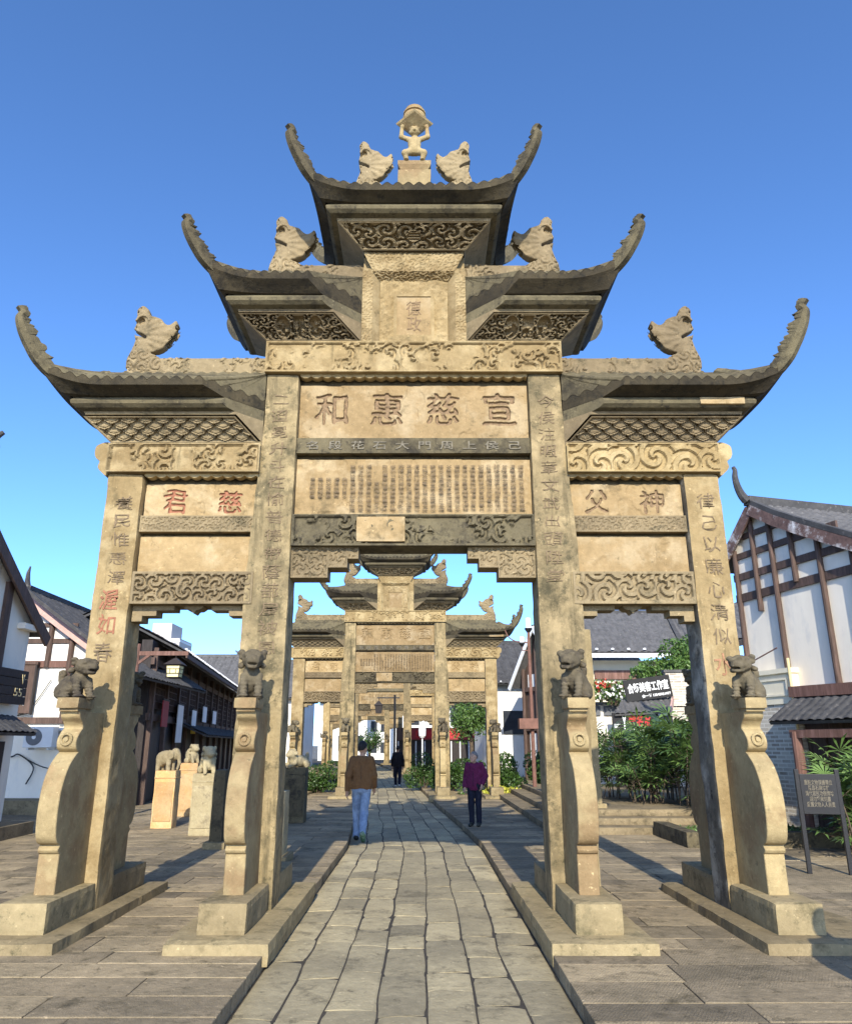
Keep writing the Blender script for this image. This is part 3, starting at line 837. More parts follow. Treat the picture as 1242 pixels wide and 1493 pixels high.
def drum_profile():
    # (y, z) of the front outline, y measured forward from the pillar face
    p = [(.63,.43),(.63,.76)] + catmull([(.655,.775),(.668,.80),(.645,.825)], 3) + catmull([(.635,.84),(.70,.862),(.748,.93),(.772,1.06),(.772,1.20),(.742,1.36),(.66,1.51),(.54,1.61)], 5)
    p += catmull([(.50,1.63),(.565,1.67),(.575,1.74),(.52,1.81),(.47,1.85),(.50,1.90),(.56,1.945),(.575,1.985)], 4) + [(.575,2.0)]
    return p
def drum_stone(G, cx, sy, seed, lion_rz, lion_h, lion_on=True):
    hw = .092
    mb = MB(); prof = drum_profile()
    pts = prof + [(0,2.0),(0,.43)]
    n = len(prof)
    # front strip subdivided across so that its worn edges can be rounded
    cols = [(-hw, .010), (-hw+.006, .002), (-hw*.55, -.004), (0, -.006), (hw*.55, -.004), (hw-.006, .002), (hw, .010)]
    yy = lambda d: sy * (-(YF) + d) if sy > 0 else YF - d
    A = []
    for y, z in prof:
        A.append([(cx + c, yy(y - e), z) for c, e in cols])
    mb.grid(A)
    for s, k in ((0, 0), (1, -1)):
        ring = [A[i][k] for i in range(n)]
        V = ring + [(ring[i][0], yy(0), prof[i][1]) for i in range(n)]
        mb.add(V, [(i, i+1, n+i+1, n+i) for i in range(n-1)])
    mb.add([(cx-hw, yy(.575), 2.0), (cx+hw, yy(.575), 2.0), (cx+hw, yy(0), 2.0), (cx-hw, yy(0), 2.0)], [(0,1,2,3)])
    # scroll boss on the neck
    for k in range(16):
        a0, a1 = k * math.pi / 8, (k + 1) * math.pi / 8
        mb.tube([(cx + .05*math.cos(a0), yy(.585), 1.745 + .05*math.sin(a0)), (cx + .05*math.cos(a1), yy(.585), 1.745 + .05*math.sin(a1))], .014, 6)
    mb.tube([(cx, yy(.55), 1.745), (cx, yy(.597), 1.745)], [.03, .022], 12)
    d = mb.build('drum_stone', 'st_drum', G)
    mb = MB(); y0, y1 = sorted((yy(.30), yy(.66)))
    worn(mb, cx-hw-.012, cx+hw+.012, y0, y1, 2.025, 2.125, .008, .012, .05, seed)
    y0, y1 = sorted((yy(.33), yy(.62))); mb.box(cx-hw+.004, cx+hw-.004, y0, y1, 1.998, 2.03)
    mb.build('cap_block', 'st_drum', d)
    mb = MB(); y0, y1 = sorted((yy(0.004), yy(.985)))
    worn(mb, cx-.205, cx+.205, y0, y1, .17, .43, .014, .03, .05, seed + 3)
    mb.build('plinth', 'st_block', d)
    if lion_on:
        l = lion('stone_lion', d, (cx, yy(.46), 2.12), (lion_rz if sy < 0 else math.pi + lion_rz), (1.12, 1.12, 1.06 * lion_h))
    return d

def build_gate(loc, label):
    G = thing('stone_gateway', label, 'gateway', loc, 0, 'stone memorial gateways along the street')
    # pillars with couplets
    def tp(sd, x0):
        def f(V):
            V = V.copy(); k = np.clip((5.8 - V[:, 2]) / 2.8, 0, 1)
            o = np.sign(x0) * (V[:, 0] - x0) > .2
            V[:, 0] += np.where(o, np.sign(x0) * .10 * sstep(0, 1, k), 0); return V
        return f
    specs = [(-1.715,-1.335,5.846,'st_pillar','二迢冕升斗在愉普德帶蔭蔀屋被恩',5.62,2.55,-1.53,'letter_faint'), (1.335,1.715,5.846,'st_pillar','今侯注暇章文武出頭陞堂',5.62,3.32,1.53,'letter_faint'),
             (-3.425,-3.028,4.608,'st_warm','養民惟惠澤',4.38,3.30,-3.20,'letter_faint'), (3.028,3.425,4.608,'st_warm','律己以廉心清似',4.42,2.66,3.25,'letter_faint')]
    for i, (x0, x1, zt, mat, tx, za, zb, cx, lm) in enumerate(specs):
        mb = MB(); worn(mb, x0, x1, YF, YB, .02, zt, .014, .032, .055, 11 + i, tp(0, min(x0, x1, key=abs)) if i < 2 else None)
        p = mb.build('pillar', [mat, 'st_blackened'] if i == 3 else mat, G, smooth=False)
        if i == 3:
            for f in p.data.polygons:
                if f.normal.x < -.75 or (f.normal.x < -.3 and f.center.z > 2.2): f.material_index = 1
        n = len(tx); sz = (za - zb) / n
        text('lettering', '\n'.join(tx), sz * .70, lm, p, (cx, YF - .004, (za + zb) / 2), bold=-.0005, ext=.003, line=1.28, fit=(.19 if i < 2 else .19, za - zb - .10), wob=.016)
        if i == 2:
            text('lettering', '渥\n如', .2, 'letter_red', p, (cx - .04, YF - .007, 3.04), bold=.002, ext=.003, fit=(.19, .48), line=1.15, wob=.016)
            text('lettering', '春', .2, 'letter_faint', p, (cx - .04, YF - .007, 2.62), bold=.0, ext=.003, fit=(.18, .20), wob=.016)
        if i == 3: text('lettering', '水', .2, 'letter_redfaint', p, (3.24, YF - .005, 2.50), bold=.0, ext=.002, fit=(.20, .22), wob=.02)
    def slab(name, x0, x1, z0, z1, yf, mat, field=None, depth=.02, frame=0, res=.012, back=None, mf=None, lm=None):
        mb = MB(); yb = -yf if back is None else back
        if field is None: worn(mb, x0, x1, yf, yb, z0, z1, .008, .012, .07, int(x0*10) + int(z0*10))
        else:
            mb.patch((x0,yf,z0),(x1,yf,z0),(x1,yf,z1),(x0,yf,z1), field, depth, res, nrm=(0,-1,0), frame=frame, mf=mf)
            e = depth if frame else 0
            mb.box(x0, x1, yf - e * .98, yb, z0 - .0, z1)
            # open the front of the backing box
            mb.f = [f for k, f in enumerate(mb.f) if k != len(mb.f) - 4]; mb.m.pop(); mb.t.pop()
        return mb.build(name, [mat, lm] if lm else mat, G)
    def drip(x0, x1, z, yf, mat='st_warm'):
        """scalloped drip edge under a beam"""
        n = int((x1 - x0) / .01); xs = np.linspace(x0, x1, n); mb = MB()
        lo = [z - .018 - .026 * abs(math.sin(math.pi * (x - x0) / .125)) for x in xs]
        mb.grid([[(x, yf, z + .005) for x in xs], [(x, yf, l) for x, l in zip(xs, lo)], [(x, yf + .10, l) for x, l in zip(xs, lo)]])
        mb.build('drip_moulding', mat, G)
    # middle bay
    b = slab('beam', -1.735, 1.735, 5.85, 6.25, -.235, 'st_warm', f_dragon(5), .04, .02)
    drip(-1.325, 1.325, 5.845, -.20)
    gm = glyphs([(ch, -.965 + .655 * k, .39, .37, .40) for k, ch in enumerate('和惠慈宣')], -1.35, 1.35, 0, .7, blur=3)
    p = slab('panel', -1.33, 1.33, 5.06, 5.75, -.10, 'st_panel', incise(f_chips(41), gm, 1.25), .022, res=.0065, mf=gm, lm='letter')
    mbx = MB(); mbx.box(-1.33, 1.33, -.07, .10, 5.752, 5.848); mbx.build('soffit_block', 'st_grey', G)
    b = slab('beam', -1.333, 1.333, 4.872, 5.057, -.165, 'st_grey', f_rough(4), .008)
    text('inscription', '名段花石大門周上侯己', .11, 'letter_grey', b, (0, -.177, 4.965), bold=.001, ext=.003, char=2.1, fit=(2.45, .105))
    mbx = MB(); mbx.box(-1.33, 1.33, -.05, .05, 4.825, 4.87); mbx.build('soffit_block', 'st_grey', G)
    p = slab('panel', -1.33, 1.33, 4.125, 4.82, -.10, 'st_panel', f_chips(77), .022)
    rnd = random.Random(5); ph = '德政宣慈惠和神父慈君律己以廉心清似水養民惟惠澤渥如春今侯文武章暇陞堂升斗普蔭屋被恩在愉'
    rows = []
    for r in range(11):
        rows.append(''.join(('　' if (c < 5 and (r < 3 or r > 7)) or (c == 8 and r < 4) else rnd.choice(ph)) for c in range(27)))
    text('inscription', '\n'.join(rows), .05, 'letter_faint', p, (.04, -.126, 4.47), bold=0, ext=.002, char=1.75, line=1.2, fit=(2.42, .55), wob=.006)
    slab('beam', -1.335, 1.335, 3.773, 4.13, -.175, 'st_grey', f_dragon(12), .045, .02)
    mb = MB(); worn(mb, -.62, -.09, -.232, -.17, 3.815, 4.10, .008, .012, .05, 91); mb.build('repair_block', 'st_panel', G)
    mb = MB(); worn(mb, 3.16, 3.66, YF - .39, YF - .33, 5.285, 5.37, .01, .02, .05, 92); mb.build('repair_block', 'st_panel', G)
    for s in (-1, 1):   # stepped braces under the lintel
        mb = MB()
        for (xa, xb, za, zb, y) in ((1.333, .93, 3.43, 3.772, .125), (.932, .72, 3.545, 3.772, .12), (.722, .60, 3.645, 3.772, .115)):
            x0, x1 = sorted((s*xa, s*xb)); mb.patch((x0,-y,za),(x1,-y,za),(x1,-y,zb),(x0,-y,zb), f_scroll(int(xa*50), .14, .075), .022, .012, nrm=(0,-1,0), frame=.016)
            mb.box(x0, x1, -y - .002, y, za, zb)
        mb.build('brace', 'st_carved', G)
    # side bays
    for s in (-1, 1):
        def sx(a, b_): return sorted((s*a, s*b_))
        x0, x1 = sx(1.725, 3.44)
        mb = MB(); mb.patch((x0,-.235,4.61),(x1,-.235,4.61),(x1,-.235,4.955),(x0,-.235,4.955), (f_dragon(20 + s) if s < 0 else f_scroll(52, .30, .12)), .042, .012, nrm=(0,-1,0), frame=.018)
        mb.box(x0, x1, -.236, .235, 4.61, 4.955)
        # scrolled beam end
        prof = smooth_poly([(3.43,4.60),(3.50,4.62),(3.545,4.68),(3.535,4.75),(3.58,4.79),(3.60,4.86),(3.575,4.945),(3.43,4.955)], 4)
        mb.prism(prof, lambda a, b_, c: (s * a, -.232 + c, b_), .464)
        mb.build('beam', 'st_warm', G)
        x0, x1 = sx(1.72, 3.02); drip(x0, x1, 4.606, -.20)
        gm2 = glyphs([(ch, xx, .19, .27, .27) for ch, xx in zip('君慈' if s < 0 else '父神', (-.31, .31))], -.7, .7, 0, .42, blur=2, seed=3 + s)
        slab('panel', x0, x1, 4.12, 4.52, -.10, 'st_panel', incise(f_chips(31 + s), gm2, 1.1), .02, res=.0065, mf=gm2, lm='letter_red' if s < 0 else 'letter')
        mbx = MB(); mbx.box(x0, x1, -.06, .10, 4.52, 4.605); mbx.build('soffit_block', 'st_grey', G)
        slab('beam', x0, x1, 3.94, 4.125, -.165, 'st_carved', f_scroll(9 + s, .09, .05), .014, .014)
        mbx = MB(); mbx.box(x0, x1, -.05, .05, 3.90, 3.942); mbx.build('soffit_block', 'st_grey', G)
        slab('panel', x0, x1, 3.48, 3.905, -.10, 'st_panel', f_chips(61 + s), .018, res=.03)
        slab('beam', x0, x1, 3.132, 3.482, -.18, 'st_carved', f_scroll(15 + s, .17 if s < 0 else .24, .07 if s < 0 else .10), .042, .022)
        mb = MB()
        st = [(1.72,2.98),(1.72,3.13),(3.02,3.13),(3.02,2.98)]
        for (a0, a1, za) in ((1.72, 1.83, 2.96), (1.83, 1.98, 3.02), (1.98, 2.17, 3.08), (2.57, 2.76, 3.08), (2.76, 2.91, 3.02), (2.91, 3.02, 2.96)):
            xa, xb = sx(a0, a1); mb.patch((xa,-.10,za),(xb,-.10,za),(xb,-.10,3.13),(xa,-.10,3.13), f_rough(3), .015, .02, nrm=(0,-1,0)); mb.box(xa, xb, -.101, .10, za, 3.131)
        mb.prism(smooth_poly([(2.27,3.13),(2.30,3.09),(2.34,3.085),(2.37,3.05),(2.40,3.085),(2.44,3.09),(2.47,3.13)], 3), lambda a, b_, c: (s*a, -.09 + c, b_), .18)
        mb.build('brace', 'st_carved', G)
        xa, xb = sx(1.90, 2.85)
    # roofs
    for s in (-1, 1):
        tier(G, s, 1.72, 3.40, 4.957, f_scales(.19,.088), .545, 1.0 if s < 0 else 1.12, .29, .255, .355, .56, .475, seed=2 if s > 0 else 1)
        tier(G, s, .625, 1.725, 6.252, f_figures(3 + s), .53, .80, .27, .30, .40, .57, .505, seed=4 if s > 0 else 5, ridge_h=.15)
    tr, zr = tier(G, 1, -.625, .625, 7.512, f_medal(8, .2, .085), .55, .86, .265, .295, .40, .57, .46, seed=6, ridge_h=.14)
    # top block with its niche
    mb = MB(); xo, zo0, zo1 = .625, 6.253, 7.51; y = -.215
    xi_, zi0, zi1 = .44, 6.30, 7.24
    F4 = [((-xo,y,zo1-.0),(xo,y,zo1),(xi_,y,zi1+.05),(-xi_,y,zi1+.05))]
    mb.patch((-xi_-.06,y,zi1),(xi_+.06,y,zi1),(xo,y,zo1),(-xo,y,zo1), f_scroll(2,.12,.06), .012, .014, nrm=(0,-1,0))
    for s in (-1, 1):
        a, b_ = sorted((s*xo, s*(xi_+.06)))
        mb.patch((a,y,zo0),(b_,y,zo0),(b_,y,zi1+.04),(a,y,zi1+.04), f_scroll(3+s,.10,.05), .012, .014, nrm=(0,-1,0))
        mb.add([(s*(xi_+.06),y,zo0),(s*(xi_+.06),y,zi1),(s*(xi_-.03),y+.09,zi1-.07),(s*(xi_-.03),y+.09,zo0)], [(0,1,2,3)])
    mb.patch((-xi_+.03,y+.09,zi1-.09),(xi_-.03,y+.09,zi1-.09),(xi_+.06,y-.005,zi1),(-xi_-.06,y-.005,zi1), f_scroll(7,.09,.05), .02, .014, nrm=(0,-1,-.4))
    mb.box(-xo+.002, xo-.002, y+.10, .20, zo0, zo1)
    tb = mb.build('name_block', 'st_warm', G)
    mb = MB(); mb.patch((-xi_+.03,y+.088,zo0),(xi_-.03,y+.088,zo0),(xi_-.03,y+.088,zi1-.08),(-xi_+.03,y+.088,zi1-.08), f_rough(8,20), .035, .014, nrm=(0,-1,0))
    worn(mb, -.31, .31, y-.01, y+.1, zo0, zo0+.09, .01, .01, .06, 3)
    for x0, x1, z0, z1 in ((-.245,-.205,6.37,6.93),(.205,.245,6.37,6.93),(-.245,.245,6.905,6.945),(-.245,.245,6.345,6.378)): mb.box(x0, x1, y+.02, y+.10, z0, z1)
    mb.build('niche_frame', 'st_warm', tb)
    mb = MB(); mb.box(-.205,.205,y+.035,y+.10,6.378,6.905); pl = mb.build('tablet', 'st_panel', tb)
    text('lettering', '德\n政', .2, 'letter', pl, (0, y+.033, 6.64), bold=.001, ext=.004, fit=(.17,.42), wob=.012)
    # finial: base, crouching bearer, jar on a lotus dish
    zb = 8.40
    mb = MB(); worn(mb, -.215,.215,-.16,.16,zb,zb+.42,.008,.012,.06,4)
    mb.frustum((-.17,.17,-.13,.13), (-.215,.215,-.16,.16), zb+.418, zb+.50); mb.box(-.215,.215,-.16,.16,zb+.498,zb+.56)
    fin = mb.build('finial', 'st_drum', G)
    z0 = zb + .56
    def bearer(P):
        P = P + np.array([0,.10,0],np.float32)
        d = blend([ell(P,(0,0,z0+.30),(.085,.065,.13)), ell(P,(0,0,z0+.21),(.075,.065,.075))], .03)
        for s in (-1,1):
            leg = blend([cap(P,(s*.045,0,z0+.19),(s*.125,-.05,z0+.125),.05,.042), cap(P,(s*.125,-.05,z0+.125),(s*.10,-.01,z0+.02),.04,.03), ell(P,(s*.10,-.05,z0+.015),(.032,.055,.02))], .015)
            arm = blend([cap(P,(s*.075,0,z0+.385),(s*.175,-.01,z0+.42),.035,.03), cap(P,(s*.175,-.01,z0+.42),(s*.165,-.01,z0+.56),.03,.026), ell(P,(s*.16,-.02,z0+.575),(.03,.035,.03))], .015)
            d = smin(d, leg, .025); d = smin(d, arm, .02)
        hd = blend([ell(P,(0,-.03,z0+.485),(.058,.06,.065)), ell(P,(0,-.09,z0+.475),(.016,.016,.018)), ell(P,(-.06,-.02,z0+.485),(.014,.02,.025)), ell(P,(.06,-.02,z0+.485),(.014,.02,.025))], .012)
        for k in range(6): hd = smin(hd, ell(P,(math.cos(k*1.05)*.045,-.03+math.sin(k*1.05)*.03,z0+.535),(.022,.022,.02)), .006)
        for s in (-1,1): hd = np.maximum(hd, -ell(P,(s*.022,-.088,z0+.497),(.011,.011,.008)))
        hd = np.maximum(hd, -ell(P,(0,-.092,z0+.447),(.02,.01,.005)))
        return smin(d, hd, .02) + .006*(vnoise(P,40,1)-.5)
    sculpt('bearer_figure', bearer, (-.22,-.24,z0-.01), (.22,.02,z0+.62), .010, 'st_drum', fin)
    mb = MB()
    for k in range(4):
        a = k*math.pi/2 + math.pi/4
    def ring4(r, z, k): return [((r if k else r)*math.cos(i*math.pi/2 - math.pi/2), -.08 + r*math.sin(i*math.pi/2 - math.pi/2), z) for i in range(4)]
    lv = [(.07,.535),(.235,.645),(.25,.67),(.12,.70)]
    for (r0,h0),(r1,h1) in zip(lv[:-1],lv[1:]):
        q0, q1 = ring4(r0,z0+h0,0), ring4(r1,z0+h1,0); mb.add(q0+q1, [(i,(i+1)%4,4+(i+1)%4,4+i) for i in range(4)]+[(0,1,2,3),(4,5,6,7)])
    prof = [(.12,.66),(.155,.70),(.16,.735),(.145,.775),(.125,.79),(.15,.80),(.15,.825),(.12,.84),(.125,.875),(.10,.90),(.0,.905)]
    mb.tube([(0,-.08,z0+z) for r, z in prof], [r for r, z in prof], 20)
    mb.build('jar', 'st_drum', fin)
    # drum stones front and back, base slabs
    for i, (cx, h, rz) in enumerate(((-3.24,.86,1.05), (-1.57,1.04,.25), (1.57,1.04,-.55), (3.24,.92,-.75))):
        drum_stone(G, cx, -1, i, rz, h); drum_stone(G, cx, 1, i + 9, 0, h)
    for i, (x0, x1) in enumerate(((-3.95,-2.83),(-1.985,-1.118),(1.118,1.985),(2.83,3.98))):
        mb = MB(); worn(mb, x0, x1, -1.45, 1.42, .01, .19, .02, .05, .09, 60 + i); mb.build('base_slab', 'st_block', G)
    return G
G1 = build_gate((-.08, 8.18, 0), 'large carved stone gateway standing nearest over the flagstone footpath, with the 宣慈惠和 panel')

# ------------------------------------------------------------------ further gateways down the street
def far_gate(loc, label, sc):
    g = dup(G1, None, ('lettering',)); g.location = loc; g.scale = sc; g['label'] = label
    for c in g.children:
        if c.name.startswith('panel') and len(c.material_slots) > 1:
            c.material_slots[1].link = 'OBJECT'; c.material_slots[1].material = MATS['st_panel']
    return g
far_gate((-.86, 26.0, 0), 'second stone gateway, framed in the middle opening of the nearest one', (1, 1, .975))
far_gate((-2.35, 46.5, 0), 'third stone gateway, seen through the middle bay of the second', (1, 1, .97))
far_gate((-4.4, 66.5, 0), 'farthest stone gateway, small behind the two others at the end of the footpath', (1, 1, .97))

# ------------------------------------------------------------------ buildings
def tiles(mb, A, B, C, D, sp=.23, amp=.05, mi=0, res=.045):
    """tiled slope: A-B eave, D-C ridge"""
    A, B, C, D = (Vector(q) for q in (A, B, C, D))
    n = (B - A).cross(D - A).normalized()
    if n.z < 0: n = -n
    def f(X, Z, W, H):
        P = np.stack([X, Z, 0 * X], -1)
        return np.abs(np.sin(math.pi * X / sp)) ** .7 + .28 * ((-Z / .16) % 1) + .35 * (vnoise(P, 6, 2) - .5) + .3 * (vnoise(P * np.array([1 / sp, 1 / .16, 1]), 1, 8) - .5)
    mb.patch(A, B, C, D, f, amp, res, nrm=tuple(n), mi=mi)
    # underside
    o = n * -.06
    mb.add([A + o, B + o, C + o, D + o], [(0,1,2,3)], mi); mb.add([A, B, B + o, A + o], [(0,1,2,3)], mi)
    mb.add([A, D, D + o, A + o], [(0,1,2,3)], mi); mb.add([B, C, C + o, B + o], [(0,1,2,3)], mi)
def eave_dots(parent, A, B, n, r=.05, mat='white'):
    mb = MB(); A, B = Vector(A), Vector(B)
    for i in range(n):
        p = A.lerp(B, (i + .5) / n); mb.tube([p + Vector((0,0,-.03)), p + Vector((0,0,.03))], [r, r*.7], 8)
    return struct(mb.build('eave_tile_end', mat, parent), 'stuff')

def house_right():
    """timber-framed gable on the right; local x along the wall (towards the camera), y into the house"""
    H = thing('timber_house', 'big gabled house with grey plaster and brown timber frame, right of the nearest gateway', 'house', (7.3, 15, 0), math.atan2(-.96, .28))
    ax, az = -.45, 6.62
    def roofz(x): 
        t = (ax - x) / 1.15 if x < ax else (x - ax) / 4.2
        return az - (1.05 * t if x < ax else (2.25 * t ** .9))
    mb = MB()
    top = [(x, roofz(x) - .10) for x in np.linspace(-1.35, 4.0, 14)]
    poly = [(-1.35, 2.7), (4.0, 2.7)] + top[::-1]
    mb.prism(poly, lambda a, b, c: (a, c, b), .25); mb.build('wall', 'plaster_cool', H)
    fr = MB()
    def post(x, z0, z1=None, r=.058): 
        z1 = roofz(x) - .15 if z1 is None else z1
        fr.tube([(x, -.05, z0), (x, -.05, z1)], [r, r * .95], 10)
    for x, z0 in ((-1.22, 3.25), (-.62, 4.35), (-.10, 2.95), (.45, 4.75), (1.10, 2.65), (1.85, 2.55), (2.7, 2.5)): post(x, z0)
    for z, xa, xb, hh in ((4.72, -1.34, 3.4, .17), (5.17, -1.34, 3.0, .15), (5.62, -1.2, 1.6, .13), (6.02, -.95, .55, .12)):
        fr.bar((xa, -.022, z), (xb, -.022, z), .05, hh)
    fr.build('timber_frame', 'wood', H)
    # roof: two slopes running back, bargeboards along the gable
    rf = MB()
    xs = np.linspace(ax, 4.2, 6)
    for a, b in zip(xs[:-1], xs[1:]):
        tiles(rf, (b, -.16, roofz(b)), (b, 9, roofz(b)), (a, 9, roofz(a)), (a, -.16, roofz(a)), .2, .045, res=.055)
    tiles(rf, (-1.75, -.16, roofz(-1.75)), (-1.75, 9, roofz(-1.75)), (ax, 9, az), (ax, -.16, az), .2, .045, res=.06)
    r = rf.build('roof', 'tile', H)
    bb = MB()
    pts = [(x, roofz(x) - .13) for x in (-1.75, -1.1, ax)]
    for (xa, za), (xb, zb) in zip(pts[:-1], pts[1:]): bb.bar((xa, -.17, za), (xb, -.17, zb), .05, .24)
    bb.build('bargeboard', 'peeling', r)
    bb = MB(); pts = [(x, roofz(x) - .13) for x in np.linspace(ax, 4.2, 8)]
    for (xa, za), (xb, zb) in zip(pts[:-1], pts[1:]): bb.bar((xa, -.18, za), (xb, -.18, zb), .05, .22)
    bb.build('bargeboard', 'peeling', r)
    rg = MB(); rg.box(ax-.10, ax+.10, -.2, 9, az-.02, az+.16)
    for (xa, xb) in zip(np.linspace(ax, 4.1, 8)[:-1], np.linspace(ax, 4.1, 8)[1:]): rg.bar((xa, -.12, roofz(xa)+.06), (xb, -.12, roofz(xb)+.06), .16, .10)
    C = catmull([(0,0,0),(-.16,0,.10),(-.30,0,.28),(-.36,0,.50),(-.33,0,.66),(-.40,0,.74)], 6)
    rg.tube([(ax, -.2 + c[0]*.6, az + .08 + c[2]) for c in C], list(np.linspace(.10, .035, len(C))), 8)
    rg.build('ridge', 'tile_dark', r)
    # lower part: sill, pent roof, shop front
    lo = MB(); lo.bar((0.06, -.12, 2.66), (4.0, -.12, 2.60), .28, .2)
    lo.build('sill_beam', 'wood_red', H)
    pr = MB(); tiles(pr, (.12, -.85, 2.10), (4.0, -.85, 2.08), (4.0, -.1, 2.55), (.12, -.1, 2.58), .2, .04, res=.04); pr.build('pent_roof', 'tile_dark', H)
    sf = MB(); sf.box(.1, 4.0, -.02, .22, 0, 2.6)
    for x in np.arange(.25, 4, .42): sf.box(x, x + .34, -.05, -.015, .35, 1.25); sf.box(x, x+.34, -.05, -.015, 1.32, 1.95)
    sf.build('shop_front', 'wood', H)
    for x in (.62, 2.2):
        c = MB(); c.tube([(x, -.72, .1), (x, -.72, 1.92)], [.10, .09], 12); c.bar((x-.1, -.72, 1.88), (x+1.6, -.72, 1.88), .12, .14); c.build('porch_post', 'wood_red', H)
    bk = MB(); bk.box(-1.50, .06, -.16, .3, 0, 2.45); bk.build('brick_pier', 'brick', H)
    wp = MB(); wp.box(-1.53, .08, -.19, .3, 2.452, 3.03); wp.box(-1.58, .12, -.24, .3, 3.03, 3.12)
    wp.box(-.95, .0, -.215, -.185, 2.60, 2.64); wp.box(-.95, .0, -.215, -.185, 2.90, 2.94); wp.box(-.95, -.91, -.215, -.185, 2.64, 2.90); wp.box(-.04, .0, -.215, -.185, 2.64, 2.90)
    wp.build('moulded_cap', 'cream', H)
    sc = MB(); sc.tube([(1.95,-.15,2.95),(1.95,-.28,2.98)],.045,10); sc.tube([(1.95,-.05,2.95),(1.95,-.16,2.95)],.02,8); sc.build('security_camera', 'white', H)
    br = MB(); br.tube([(-.95,-.25,3.12),(-.95,-.25,3.45)],.018,6); br.tube([(-.95,-.25,3.30),(-.10,-.25,3.52)],.014,6); br.build('bracket_rod', 'rust', H)
    dp = MB(); dp.tube([(.115, -.22, 3.3), (.115, -.22, 1.6), (.14, -.24, .1)], .028, 8); dp.build('drainpipe', 'pipe', H)
    return H
house_right()

